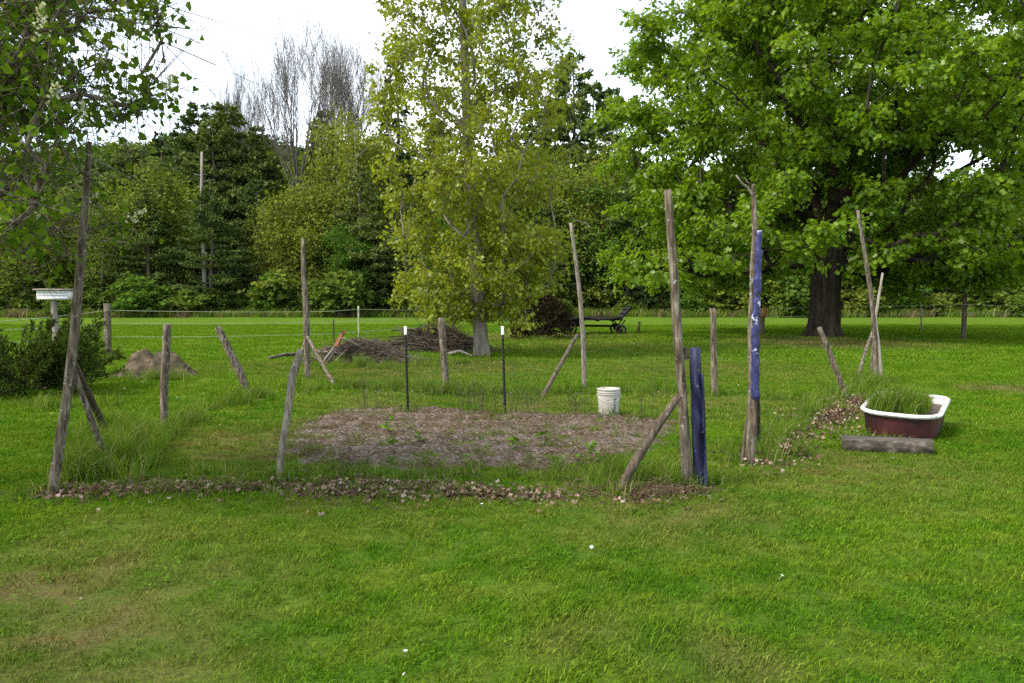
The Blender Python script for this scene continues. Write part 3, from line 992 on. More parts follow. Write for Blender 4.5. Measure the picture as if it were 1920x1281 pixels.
# fine twigs
ml = MB()
leaf_spray(ml, mb, rng, ends, 11, .35, 1.05, 22, .15, .155, LOBED, LOBED_F, tw_r=.010)
leaf_spray(ml, mb, rng, pends[rng.random(len(pends)) < .6], 5, .3, .8, 12, .13, .17, LOBED, LOBED_F, tw_r=.010)
part('branches', mb, M['bark'], tree)
mb = ml
part('crown', mb, M['maple'], tree, smooth=False, tint=True)

# ---- pale poplar in the middle
rng = R(72)
pb = G(905, 668)
tree = thing('poplar_tree', 'slender poplar with airy yellow green leaves standing behind the garden', 'tree', (pb[0], pb[1], 0))
py_ = pb[1]
trunk = np.array([pb + [0, 0, -.15], D(903, 640, py_), D(897, 575, py_), D(888, 450, py_), D(880, 330, py_), D(874, 180, py_ + .1), D(868, 0, py_), D(862, -140, py_), D(858, -260, py_)])
trad = [.26, .20, .175, .155, .14, .12, .095, .06, .02]
prof = [(600, 120, 905, .55), (560, 150, 900, 1), (480, 155, 898, 1.2), (400, 160, 895, 1.2), (330, 185, 885, 1.0), (260, 195, 888, 1.2), (190, 205, 892, 1.2),
        (100, 185, 893, 1.0), (20, 170, 885, .85), (-80, 130, 870, .7), (-180, 90, 862, .5), (-250, 35, 858, .5)]
pr = np.array(prof)[::-1]
tips = []
while len(tips) < 500:
    y = rng.uniform(-250, 602)
    hw, c0, dn = (np.interp(y, pr[:, 0], pr[:, k]) for k in (1, 2, 3))
    if rng.random() > dn / 1.2:
        continue
    r = math.sqrt(rng.random()) * .98
    a = rng.random() * 6.283
    p = D(c0 + hw * r * math.cos(a), y, py_)
    p[1] += hw / FPX * py_ * r * math.sin(a)
    if wob(p[None], 1.2, 5)[0] < -.5:
        continue
    tips.append(p)
tips = np.array(tips)
(E0, E1, r0, r1), _, ends, pends = skeleton(rng, trunk, trad, tips, 1.4, .75, .55, .13, .0075, .5, -.02)
mb = MB()
tube(mb, np.concatenate([trunk[:1], trunk]), [.34] + trad, 14, rng, .05, sub=3)
part('trunk', mb, M['bark_grey'], tree)
mb = MB()
frusta(mb, E0, E1, r0, r1, 5)
ml = MB()
leaf_spray(ml, mb, rng, ends, 6, .18, .55, 11, .065, .10, KITE, KITE_F, (.1, .5), .9, .25, .004, .45, 1.0)
lowe = ends[ends[:, 2] < 5.4]
leaf_spray(ml, mb, rng, lowe, 4, .2, .55, 9, .07, .105, KITE, KITE_F, (-.1, .5), .9, .25, .004, .45, 1.0)
leaf_spray(ml, mb, rng, pends, 2, .2, .5, 7, .07, .10, KITE, KITE_F, (.1, .5), .9, .25, .004, .45, 1.0)
part('branches', mb, M['bark_grey'], tree)
mb = ml
part('crown', mb, M['poplar'], tree, smooth=False, tint=True)

# ---- lilac hanging in at the upper left
rng = R(73)
lx, ly = -5.3, 6.1
tree = thing('lilac_tree', 'lilac with heart shaped leaves and cream flower heads hanging in at upper left', 'tree', (lx, ly, 0))
tips = []
while len(tips) < 240:
    y = rng.uniform(-160, 500)
    edge = np.interp(y, [-160, -40, 40, 120, 200, 260, 330, 400, 500], [300, 275, 255, 200, 240, 150, 115, 105, 60])
    x = rng.uniform(-330, edge)
    dep = rng.uniform(4.9, 6.9)
    if rng.random() < .42 and x > 60 and y > 0:
        continue
    if y > 250 and (rng.random() < .6 or x > 105):
        continue
    if 60 < y < 460 and x > 150 and rng.random() < .5:
        continue
    tips.append(D(x, y, dep))
tips += [D(x, y, dd) for x, y, dd in ((298, 35, 5.6), (285, 25, 5.7), (265, 140, 5.6), (310, 175, 5.8), (240, 200, 5.6), (215, 215, 5.5), (265, 195, 5.7), (60, 430, 5.6), (20, 400, 5.2), (110, 480, 6.2),
                                      (228, 425, 7.1), (178, 378, 7.1), (95, 330, 5.5), (40, 330, 5.5))]
tips = np.array(tips)
trunk = np.array([[lx, ly, -.1], [lx + .05, ly, .8], [lx + .1, ly + .05, 1.6], [lx + .2, ly, 2.5], [lx + .3, ly + .1, 3.4], [lx + .45, ly + .1, 4.6]])
(E0, E1, r0, r1), _, ends, pends = skeleton(rng, trunk, [.09, .075, .07, .06, .045, .02], tips, .9, .2, .3, .22, .0055, .47, .05)
mb = MB()
tube(mb, trunk, [.09, .075, .07, .06, .045, .02], 10, rng, .08, sub=3)
for k in range(4):
    a = 1.2 + k * 1.3
    d = np.array([math.cos(a), math.sin(a), 0])
    tube(mb, [trunk[0] + d * .22, trunk[1] + d * .35, trunk[2] + d * .6, trunk[3] + d * .8], [.05, .045, .035, .02], 8, rng, .08, sub=3)
part('trunk', mb, M['wood_dark'], tree)
mb = MB()
frusta(mb, E0, E1, r0, r1, 5)
tw = np.repeat(ends, 9, 0)
frusta(mb, tw, tw + rng.standard_normal((len(tw), 3)) * .17, np.full(len(tw), .0035), np.full(len(tw), .002), 4)
tw = np.repeat(pends, 9, 0)
frusta(mb, tw, tw + rng.standard_normal((len(tw), 3)) * .3, np.full(len(tw), .004), np.full(len(tw), .0015), 4)
part('branches', mb, M['wood'], tree)
mb = MB()
leaf_cloud(mb, rng, ends, 36, .105, .053, HEART, HEART_F, .8, .5, flat=.9, size_var=.7)
leaf_cloud(mb, rng, pends[rng.random(len(pends)) < .25], 8, .12, .06, HEART, HEART_F, .7, .5, size_var=.7)
part('crown', mb, M['lilac'], tree, smooth=False, tint=True)
sel = list(rng.choice(len(tips) - 14, 64, replace=False)) + [len(tips) - 4, len(tips) - 3, len(tips) - 14, len(tips) - 10, len(tips) - 9, len(tips) - 11]
for q in sel:
    e = ends[q] + rng.standard_normal(3) * .04
    n = 70
    t = rng.random(n)
    ax = unit(np.array([rng.normal() * .5 + .2, rng.normal() * .5, .8]))
    pp = e + ax * (t * .16)[:, None] + rng.standard_normal((n, 3)) * (.030 * (1.1 - t))[:, None]
    mb = MB()
    leaves(mb, pp, rng.standard_normal((n, 3)), rng.standard_normal((n, 3)) + [0, 0, .6], .020, KITE * [1.4, 1, 1], KITE_F, rng.random(n))
    part('flower_head', mb, M['flower'], tree, smooth=False, tint=True)

# ---- juniper at the left
rng = R(74)
jb = G(40, 748)
tree = thing('juniper_shrub', 'low dark juniper with feathery upswept boughs at the left edge', 'shrub', (jb[0], jb[1] + .6, 0))
jc = np.array([jb[0] - .35, jb[1] + .6, 0])
mb, ms = MB(), MB()
boughs = []
for k in range(150):
    a = rng.random() * 6.283
    el = rng.uniform(.02, .95)
    ln = rng.uniform(.75, 1.35) * (1.1 - .25 * el)
    boughs.append((a, el, ln, jc + np.array([math.cos(a) * .35, math.sin(a) * .25, .05 + .45 * rng.random()])))
for px, py2 in ((225, 672), (205, 690), (190, 705), (160, 640), (130, 618), (100, 612), (60, 615)):
    tgt = D(px, py2, jc[1] - .5)
    s = jc + [.1, -.1, .25]
    v = tgt - s
    boughs.append((math.atan2(v[1], v[0]), math.asin(v[2] / np.linalg.norm(v)), np.linalg.norm(v), s))
for a, el, ln, s in boughs:
    d0 = np.array([math.cos(a) * math.cos(el), math.sin(a) * math.cos(el), math.sin(el)])
    t = np.linspace(0, 1, 6)
    path = s + d0 * (t * ln)[:, None] + np.array([0, 0, 1]) * (.10 * ln * t ** 2 - .04 * ln)[:, None]
    tube(ms, path, .012 * (1.1 - t), 4, cap=False)
    n = int(120 * ln)
    tt = .12 + .88 * rng.random(n) ** .8
    P = np.stack([np.interp(tt, t, path[:, i]) for i in range(3)], 1)
    off = rng.standard_normal((n, 3)) * (.058 * (1.12 - tt))[:, None]
    dd = d0 + [0, 0, .25] + .55 * rng.standard_normal((n, 3)) + off * 5
    leaves(mb, P + off, dd, rng.standard_normal((n, 3)), .10 * (.6 + .8 * rng.random(n)), KITE * [.26, 1, .5], KITE_F, rng.random(n))
part('trunk', ms, M['wood_dark'], tree)
part('crown', mb, M['juniper'], tree, smooth=False, tint=True)

# ---- dark red-brown shrub beside the wagon
rng = R(75)
s0 = G(1015, 634)
tree = thing('dark_shrub', 'dark brown leaved shrub growing against the left end of the old wagon', 'shrub', (s0[0], s0[1], 0))
tips = []
while len(tips) < 110:
    p = rng.standard_normal(3) * [.85, .6, .5] + [0, 0, .8]
    if .1 < p[2] < 1.75 and abs(p[0]) < 1.6 - .55 * p[2]:
        tips.append(p + s0 * [1, 1, 0])
tips = np.array(tips)
trunk = np.array([[0, 0, -.05], [0, 0, .3], [.05, 0, .8], [0, 0, 1.3]]) + s0 * [1, 1, 0]
(E0, E1, r0, r1), _, ends, _ = skeleton(rng, trunk, [.06, .05, .035, .015], tips, .1, .4, .25, .15, .006)
mb = MB()
tube(mb, trunk, [.06, .05, .035, .015], 7)
frusta(mb, E0, E1, r0, r1, 4)
part('trunk', mb, M['wood_dark'], tree)
mb = MB()
leaf_cloud(mb, rng, ends, 75, .16, .075)
part('crown', mb, M['purple'], tree, smooth=False, tint=True)

# ---- prototypes of the woodland trees (each tree in the wood is a copy with its own trunk and crown)
def wood_tree(name, seed, kind, h):
    """one tree standing at the origin; returns (trunk mesh, crown mesh or None)"""
    rng = R(seed)
    tm, cm = MB(), MB()
    if kind in ('round', 'open', 'bush'):
        cr = {'round': (.26, .52, .42, .40), 'open': (.22, .62, .36, .34), 'bush': (.55, .48, .50, .02)}[kind]
        n = {'round': 120, 'open': 80, 'bush': 46}[kind]
        rx, cz, rz, z0 = cr[0] * h, cr[1] * h, cr[2] * h, cr[3] * h * .55
        tips = []
        sd_ = rng.random() * 9
        while len(tips) < n:
            u = unit(rng.standard_normal(3)) * rng.random() ** (1 / 2.4)
            p = u * [rx, rx, rz] + [0, 0, cz]
            if p[2] < z0 or wob(p[None], 3.2 / h * 2.2, sd_)[0] < -.18:
                continue
            tips.append(p)
        tips = np.array(tips)
        ln = .04 * h * rng.standard_normal(2)
        trunk = np.array([[0, 0, -.3], [0, 0, .08 * h], [ln[0] * .3, ln[1] * .3, .3 * h], [ln[0] * .7, ln[1] * .7, .6 * h], [ln[0], ln[1], .92 * h]])
        trad = np.array([.019, .014, .011, .007, .001]) * h + .01
        (E0, E1, r0, r1), _, ends, pe = skeleton(rng, trunk, trad, tips, z0 * .7, .5, .09 * h, .14, .0016 * h, .48, .03)
        tube(tm, trunk, trad, 7, rng, .08, sub=2)
        frusta(tm, E0, E1, r0, r1, 4)
        sp = {'round': .052, 'open': .05, 'bush': .08}[kind] * h
        leaf_cloud(cm, rng, ends, {'round': 105, 'open': 70, 'bush': 60}[kind], sp, .23 if kind != 'bush' else .20, LOBED, LOBED_F, .4, .8, flat=.6, clump_tint=.5, size_var=.8)
    elif kind in ('pine', 'spruce'):
        tube(tm, [[0, 0, -.3], [0, 0, .3 * h], [.02 * h * rng.normal(), 0, .7 * h], [0, 0, h]], [.018 * h, .014 * h, .008 * h, .01], 7, rng, .06, sub=2)
        z = (.10 if kind == 'pine' else .05) * h
        P, Dv, S = [], [], []
        while z < .985 * h:
            f = 1 - z / h
            L0 = (.27 * h * min(1, f * 1.7) ** .8 * (1 if f < .8 else .8) + .45) if kind == 'pine' else (.19 * h * f ** .85 + .15)
            nb = rng.integers(6, 9) if kind == 'pine' else rng.integers(6, 9)
            for k in range(nb):
                a = rng.random() * 6.283
                L = L0 * rng.uniform(.45, 1.12)
                if L < .2:
                    continue
                tip_up = .18 if kind == 'pine' else -.22
                m = max(2, int(L / .35))
                t = np.linspace(.08, 1, m + 1)
                path = np.column_stack([np.cos(a) * L * t, np.sin(a) * L * t, z + L * (tip_up * t ** 1.5 - (.10 if kind == 'pine' else 0) * t)])
                tube(tm, path, np.linspace(.022 * L ** .5 + .01, .008, m + 1), 4, cap=False)
                q = int((46 if kind == 'pine' else 34) * L)
                tt = .2 + .8 * rng.random(q) ** .7
                c = np.stack([np.interp(tt, t, path[:, i]) for i in range(3)], 1)
                lat = np.array([-math.sin(a), math.cos(a), 0])
                wdt = .26 * L * (1 - .5 * tt)
                c = c + lat * (rng.uniform(-1, 1, q) * wdt)[:, None] + [0, 0, 1] * (rng.standard_normal(q) * (.10 if kind == 'pine' else .08))[:, None]
                P.append(c)
                Dv.append(np.array([math.cos(a), math.sin(a), .35 if kind == 'pine' else -.4]) + .6 * rng.standard_normal((q, 3)))
                S.append(np.full(q, .5 + .5 * rng.random()))
            z += (.050 * h * (.55 + .45 * min(1, f * 2.5)) if kind == 'pine' else .036 * h) * rng.uniform(.7, 1.25)
        P, Dv, S = np.concatenate(P), np.concatenate(Dv), np.concatenate(S)
        n = len(P)
        leaves(cm, P, Dv, np.column_stack([.6 * rng.standard_normal((n, 2)), np.ones(n)]), .36 * (.6 + .8 * rng.random(n)), KITE * [.55, 1, 1], KITE_F, np.clip(S * .5 + .5 * rng.random(n), 0, 1))
    elif kind == 'bare':
        fork = np.array([.01 * h, 0, .50 * h])
        tube(tm, [[0, 0, -.3], [0, 0, .2 * h], [.006 * h, 0, .4 * h], fork], np.array([.011, .0095, .008, .006]) * h, 7, rng, .05, sub=2)
        S0, S1, A0, A1 = [], [], [], []
        def limb(p, d, L, r, lev):
            m = 5
            q = p
            for i in range(m):
                d2 = unit(d + np.array([0, 0, (.02, .10, .16, .16)[lev]]) + .05 * rng.standard_normal(3))
                e = q + d2 * L / m
                ra, rb_ = r * (1 - .75 * i / m), r * (1 - .75 * (i + 1) / m)
                S0.append(q); S1.append(e); A0.append(ra); A1.append(rb_)
                if lev < 3 and (i > 0 or lev > 0):
                    for _ in range((2, 2, 1)[lev] if i < m - 1 else 3):
                        o_ = unit(np.cross(d2, rng.standard_normal(3)))
                        limb(e, unit(d2 + o_ * rng.uniform(.25, .62)), L * rng.uniform(.38, .58), max(rb_ * .55, .009), lev + 1 if lev else 1 + (rng.random() < .3))
                q, d = e, d2
        for k in range(11):
            a = k * 6.283 / 11 * 3 + rng.normal() * .3
            sp = rng.uniform(.05, .50)
            limb(fork + [0, 0, -.10 * h * rng.random()], unit(np.array([math.cos(a) * sp, math.sin(a) * sp, 1.0])), .345 * h * rng.uniform(.8, 1.05), .0044 * h, 0)
        A0, A1 = np.maximum(A0, .009), np.maximum(A1, .006)
        frusta(tm, np.array(S0), np.array(S1), A0, A1, 3)
        return tm.mesh('trunk'), None
    elif kind == 'snag':
        tube(tm, [[0, 0, -.3], [.05, 0, .3 * h], [-.08, 0, .65 * h], [.05, 0, h]], [.016 * h, .013 * h, .010 * h, .006 * h], 7, rng, .08, sub=3)
        for k in range(9):
            z = h * rng.uniform(.3, .95)
            a = rng.random() * 6.283
            L = rng.uniform(.5, 1.6)
            tube(tm, [[0, 0, z], [math.cos(a) * L, math.sin(a) * L, z + .25 * L]], [.04, .012], 4)
        return tm.mesh('trunk'), None
    return tm.mesh('trunk'), cm.mesh('crown', smooth=False, tint=True)

PROTO = {}
def proto(key, kind, h, seed, leaf, bark):
    PROTO[key] = (wood_tree(key, seed, kind, h), M[leaf] if leaf else None, M[bark], h)
for k in range(3):
    proto(('olive', k), 'round', 15, 300 + k, 'olive', 'bark_wood')
    proto(('green', k), 'round', 15, 310 + k, 'green', 'bark_wood')
    proto(('pine', k), 'pine', 17, 320 + k, 'pine', 'bark_wood')
for k in range(2):
    proto(('open', k), 'open', 16, 330 + k, 'olive', 'bark_pale')
    proto(('spruce', k), 'spruce', 18, 340 + k, 'spruce', 'bark_wood')
    proto(('bare', k), 'bare', 26, 350 + k, None, 'twig')
    proto(('bush', k), 'bush', 3.2, 360 + k, 'green', 'bark_wood')
    proto(('scrub', k), 'bush', 2.6, 366 + k, 'olive', 'bark_wood')
proto(('snag', 0), 'snag', 14, 370, None, 'bark_pale')
NAMES = {'olive': ('broadleaf_tree', 'tree'), 'green': ('broadleaf_tree', 'tree'), 'pine': ('pine_tree', 'tree'), 'open': ('young_tree', 'tree'),
         'spruce': ('spruce_tree', 'tree'), 'bare': ('bare_tree', 'tree'), 'bush': ('bush', 'bush'), 'scrub': ('bush', 'bush'), 'snag': ('dead_tree', 'dead tree')}
def plant(key, loc, h, rz, label, group, wide=1.0):
    (tm, cm), leaf, bark, h0 = PROTO[key]
    nm, cat = NAMES[key[0]]
    t = thing(nm, label, cat, loc, group)
    t.rotation_euler = (0, 0, rz)
    s = h / h0
    t.scale = (s * wide, s * wide, s)
    link('trunk', tm, bark, t)
    if cm is not None:
        link('crown', cm, leaf, t)
    return t
def plant_px(key, px, top, Yd, label, group=None, wide=1.0, rz=0.3):
    p = D(px, HOR, Yd)
    z0 = float(hill_z(p[0], Yd)) if Yd > 98 else 0.0
    zt = D(px, top, Yd)[2]
    return plant(key, (p[0], Yd, z0), zt - z0, rz, label, group, wide)

WOOD = 'trees of the wood beyond the field'
# trees one can pick out against the sky
plant_px(('bare', 0), 556, 88, 84, 'tall bare vase shaped tree rising highest above the wood', None, 1.0)
plant_px(('bare', 1), 665, 78, 99, 'pale bare tree standing behind and right of the tallest bare one', None, 1.05, 1.9)
plant_px(('bare', 1), 452, 150, 96, 'thin bare tree just left of the tallest bare one', None, .8, .7)
plant_px(('pine', 1), 428, 188, 88, 'ragged pine standing before the thin bare tree on the skyline', None, .95, 2.0)
plant_px(('pine', 0), 378, 196, 90, 'ragged narrow pine on the skyline, left of the bare trees', None, .95, 1.0)
plant_px(('spruce', 0), 306, 236, 96, 'small pointed conifer poking above the wood at left', None, .9, .4)
plant_px(('spruce', 1), 742, 86, 82, 'tall dark conifer on the skyline just left of the poplar', None, .75, .9)
plant_px(('open', 0), 640, 168, 78, 'slim fresh green tree left of the dark conifer', None, .62, 1.2)
plant_px(('open', 1), 690, 215, 74, 'yellow green young tree at the foot of the dark conifer', None, .8, 2.4)
plant_px(('pine', 2), 1072, 95, 86, 'big dark pine showing between the poplar and the maple', None, .72, .2)
plant_px(('pine', 0), 1000, 190, 92, 'smaller pine half hidden behind the poplar crown', None, .7, 2.2)
plant_px(('pine', 1), 1146, 155, 88, 'thin pine touching the left edge of the maple crown', None, .5, 1.4)
for key, px, top, Yd, wd, lab in ((('pine', 2), 405, 222, 87, .9, 'pine on the skyline between the two ragged ones at left'), (('pine', 1), 345, 240, 92, .9, 'lower pine on the skyline left of the ragged narrow one'),
                                  (('pine', 0), 484, 238, 88, .95, 'pine on the skyline at the foot of the thin bare tree'), (('pine', 2), 612, 205, 86, .7, 'narrow pine on the skyline right of the tallest bare tree'),
                                  (('pine', 1), 250, 268, 90, 1.0, 'rounded pine top right of the tallest pole'), (('pine', 0), 700, 262, 88, .8, 'pine below the tall dark conifer'),
                                  (('pine', 1), 1040, 175, 84, .85, 'broad pine right of the poplar crown, before the biggest pine there'), (('pine', 2), 1112, 150, 92, .8, 'tall pine between the two pines left of the maple'),
                                  (('olive', 2), 1172, 225, 80, .9, 'russet tinged olive tree against the left edge of the maple'), (('green', 0), 1005, 262, 76, 1.0, 'bushy green tree right behind the poplar crown'),
                                  (('pine', 0), 948, 240, 90, .9, 'pine mostly hidden by the right half of the poplar crown'), (('open', 1), 1085, 300, 72, 1.0, 'low open young tree above the slender pale pole'),
                                  (('pine', 1), 820, 220, 90, .9, 'pine mostly hidden by the left half of the poplar crown'), (('green', 2), 1130, 330, 72, 1.1, 'low green tree above the hay wagon')):
    plant_px(key, px, top, Yd, lab, None, wd, px * .37)
plant_px(('snag', 0), 383, 285, 71, 'pale dead trunk standing before the dark pines at left', None, 1.0, .5)
plant_px(('olive', 0), 285, 285, 73, 'rounded olive leaved tree right of the lilac', None, .9, .5)
plant_px(('olive', 1), 575, 318, 74, 'spreading yellow green tree below the tallest bare one', None, 1.1, 1.5)
plant_px(('green', 1), 655, 395, 70, 'low fresh green tree beside the left side of the poplar crown', None, .9, 2.5)
MARKS = [(-80, 'outside the left edge'), (25, 'behind the left edge of the lilac'), (100, 'behind the nest box'), (160, 'behind the tallest pole'), (203, 'behind the left field post'),
         (255, 'behind the earth heap'), (311, 'behind the straight round post'), (383, 'behind the pale dead trunk'), (440, 'behind the short post leaning left'), (505, 'left of the thin propped pole'),
         (570, 'behind the thin propped pole'), (625, 'behind the pale stick pile'), (690, 'behind the pale sticks, right part'), (760, 'behind the left steel post'), (828, 'behind the post before the poplar'),
         (900, 'behind the poplar trunk'), (945, 'behind the right steel post'), (1015, 'behind the dark brown shrub'), (1080, 'behind the slender pale pole'), (1130, 'behind the wagon bed'),
         (1190, 'behind the stub post by the wagon'), (1262, 'behind the thick lichened pole'), (1338, 'behind the plain upright post'), (1418, 'behind the blue wrapped pole'), (1480, 'just left of the maple trunk'),
         (1545, 'behind the maple trunk'), (1630, 'behind the tall thin pole at right'), (1700, 'above the bathtub'), (1809, 'behind the right field post'), (1890, 'at the right edge'), (2000, 'outside the right edge')]
def beyond(px):
    return min(MARKS, key=lambda m: abs(m[0] - px))[1]
def plant_all(jobs, group):
    """jobs: (key, loc, h, rz, label, wide); trees that would share a label are told apart by their order from the left"""
    same = {}
    for jb_ in jobs:
        same.setdefault(jb_[4], []).append(jb_)
    for lab, js in same.items():
        js.sort(key=lambda q_: q_[1][0] / q_[1][1])
        for n_, q_ in enumerate(js):
            suf = '' if len(js) == 1 else (', left one', ', right one')[n_] if len(js) == 2 else ', %s from left' % ('first', 'second', 'third', 'fourth', 'fifth', 'sixth')[n_]
            plant(q_[0], q_[1], q_[2], q_[3], lab + suf, group, q_[5])
rng = R(81)
jobs = []
for row, (Yd, n, hmin, hmax) in enumerate([(73, 25, 10.5, 14.0), (81, 25, 13.0, 16.0), (90, 25, 14.5, 17.5)]):
    for k in range(n):
        x = (-.82 + 1.64 * (k + .5 + rng.uniform(-.35, .35)) / n) * Yd
        y = Yd + rng.uniform(-3, 3)
        sxp = 960 + x / y * FPX
        if row == 0:
            key = rng.choice(['pine', 'green', 'olive', 'pine', 'pine', 'open'])
        else:
            key = rng.choice(['pine', 'pine', 'green', 'olive'])
        key = str(key)
        kk = (key, int(rng.integers(0, 2 if key == 'open' else 3)))
        h = rng.uniform(hmin, hmax)
        lab = {'pine': 'dark pine of the far wood', 'green': 'green broadleaf tree of the far wood',
               'olive': 'olive broadleaf tree of the far wood', 'open': 'slim young tree of the far wood'}[key]
        jobs.append((kk, (x, y, 0), h, rng.random() * 6.28, lab + ', ' + ('front', 'middle', 'back')[row] + ' row, ' + beyond(sxp), rng.uniform(.85, 1.15)))
plant_all(jobs, WOOD)
jobs = []
for k in range(44):
    x = (-.80 + 1.60 * (k + rng.uniform(0, 1)) / 44) * 69
    y = 68 + rng.uniform(-1.5, 4)
    key = (str(rng.choice(['bush', 'scrub'])), int(rng.integers(0, 2)))
    jobs.append((key, (x, y, 0), rng.uniform(1.6, 4.2), rng.random() * 6.28, ('green' if key[0] == 'bush' else 'yellowish') + ' bush at the foot of the far wood, ' + beyond(960 + x / y * FPX), rng.uniform(.9, 1.4)))
plant_all(jobs, 'bushes along the foot of the wood')
# the wood goes on up the hill as one mass
def canopy_sprig(seed, dark):
    rr_ = R(seed)
    mb = MB()
    c = unit(rr_.standard_normal((34, 3))) * [2.6, 2.6, 2.6] * (rr_.random((34, 1)) ** .4)
    leaf_cloud(mb, rr_, c + [0, 0, 3.0], 44, .50, .40, LOBED, LOBED_F, .3, .9, clump_tint=.5, size_var=.8)
    return mb.mesh('canopy_sprig', smooth=False, tint=True)
n = 2600
x = rng.uniform(-190, 190, n)
y = 99 + 92 * rng.random(n)
P = np.column_stack([x, y, hill_z(x, y) - .5])
scatter('woodland', P, rng.uniform(.7, 1.35, n), np.column_stack([np.zeros((n, 2)), rng.random(n) * 6.28]),
        [(canopy_sprig(1, 0), M['pine']), (canopy_sprig(2, 0), M['green']), (canopy_sprig(3, 0), M['olive']), (canopy_sprig(4, 0), M['pine']), (canopy_sprig(5, 0), M['green'])])
# brown bracken and dead weeds at the field's far edge
P = np.column_stack([rng.uniform(-58, 58, 1500), 66 + 5 * rng.random(1500)])
scatter('dead_weeds', on_ground(P), rng.uniform(1.6, 3.6, 1500), np.column_stack([np.zeros((1500, 2)), rng.random(1500) * 6.28]),
        [(blade_clump(240 + k, 40, .12, .34, .016, .22, .8), M['straw'] if k == 0 else M['tall']) for k in range(5)])

# ------------------------------------------------------------------ garden poles, braces and posts
def pole_geo(pix, depth0, depth1, widths, rng, sides=9, rough=.07, sink=True):
    """pixel way-points from foot to top at depths going from depth0 to depth1"""
    n = len(pix)
    pts = [D(p[0], p[1], depth0 + (depth1 - depth0) * k / max(1, n - 1)) for k, p in enumerate(pix)]
    rad = [wd / FPX * (depth0 + (depth1 - depth0) * k / max(1, n - 1)) / 2 for k, wd in enumerate(widths)]
    if sink:
        d = unit(pts[0] - pts[1])
        pts = [pts[0] + d * .12] + pts
        rad = [rad[0]] + rad
    mb = MB()
    tube(mb, np.array(pts), rad, sides, rng, rough, sub=4)
    return mb, pts

POLES = 'rough poles and posts of the old garden fence'
def garden_pole(seed, pix, widths, label, braces=(), mat='wood', name='garden_pole', cat='pole', lean=0.0):
    rng = R(seed)
    g = G(*pix[0])
    d0 = g[1]
    t = thing(name, label, cat, g, POLES)
    mb, pts = pole_geo(pix, d0, d0 + lean, widths, rng)
    part('pole' if cat == 'pole' else 'post', mb, M[mat], t)
    for bp, bw, b0, b1, bm in braces:
        d = G(*bp[0])[1] if b0 is None else b0
        mbb, _ = pole_geo(bp, d, d + b1 if b0 is None else b1, bw, rng)
        part('brace', mbb, M[bm], t)
    return t, pts

garden_pole(1, [(97, 925), (112, 830), (126, 740), (138, 640), (150, 500), (160, 380), (168, 266)], [18, 18, 17, 17, 15, 12, 8],
            'tallest leaning pole at the front left corner, propped by two braces',
            [([(207, 878), (172, 790), (136, 688)], [11, 11, 9], None, -.35, 'wood'), ([(200, 812), (168, 742), (132, 668)], [14, 14, 12], None, -1.6, 'wood_dark')], 'wood')
garden_pole(2, [(308, 812), (308, 740), (311, 670), (314, 608)], [14, 15, 16, 15], 'straight round post right of the tallest pole, in front of the earth heap', mat='wood', name='fence_post', cat='post')
garden_pole(3, [(470, 748), (450, 700), (428, 655), (408, 614)], [14, 14, 14, 12], 'short post leaning far left beyond the left garden edge', mat='wood', name='fence_post', cat='post')
garden_pole(4, [(577, 712), (575, 640), (574, 580), (569, 520), (568, 447)], [10, 11, 11, 9, 6], 'tall thin pole with two spread props at the back left corner',
            [([(628, 724), (604, 682), (577, 632)], [7, 7, 6], None, .7, 'wood'), ([(552, 708), (565, 665), (580, 618)], [7, 7, 6], None, .4, 'wood')], 'wood')
garden_pole(5, [(521, 905), (530, 830), (541, 760), (549, 700), (563, 656)], [11, 13, 14, 14, 10], 'crooked pale pole leaning right at the middle of the front edge', mat='wood_grey', lean=.25)
garden_pole(6, [(837, 736), (834, 690), (830, 640), (827, 596)], [12, 12, 13, 12], 'short upright post before the poplar trunk', mat='wood', name='fence_post', cat='post')
garden_pole(7, [(1096, 728), (1094, 640), (1088, 560), (1080, 490), (1070, 418)], [9, 9, 8, 7, 6], 'slender pale curved pole beside the wagon, with one dark brace',
            [([(1017, 744), (1048, 688), (1082, 628)], [9, 8, 7], None, .9, 'wood_dark')], 'wood_grey')
garden_pole(8, [(1291, 912), (1284, 800), (1276, 690), (1270, 600), (1262, 480), (1253, 356)], [22, 20, 18, 18, 16, 14],
            'thick lichened pole at the front right corner beside the blue board',
            [([(1160, 925), (1192, 865), (1236, 795), (1274, 742)], [17, 17, 15, 13], None, .1, 'wood_dark')], 'wood')
garden_pole(9, [(1340, 742), (1339, 690), (1338, 630), (1337, 578)], [11, 11, 11, 10], 'plain upright post between the blue board and the blue wrapped pole', mat='wood', name='fence_post', cat='post')
garden_pole(10, [(1588, 750), (1570, 700), (1552, 655), (1536, 614)], [11, 11, 11, 9], 'short post leaning left in front of the maple trunk', mat='wood', name='fence_post', cat='post')
garden_pole(11, [(1642, 716), (1641, 640), (1634, 560), (1622, 480), (1608, 394)], [11, 10, 9, 8, 6], 'tall thin leaning pole with props behind the bathtub',
            [([(1610, 702), (1624, 655), (1641, 610)], [7, 6, 6], None, .5, 'wood'), ([(1653, 712), (1648, 650), (1641, 600), (1655, 512)], [6, 6, 6, 4], None, .2, 'wood_pale'),
             ([(1634, 712), (1637, 660), (1640, 625)], [7, 7, 5], None, .2, 'wood_dark')], 'wood')

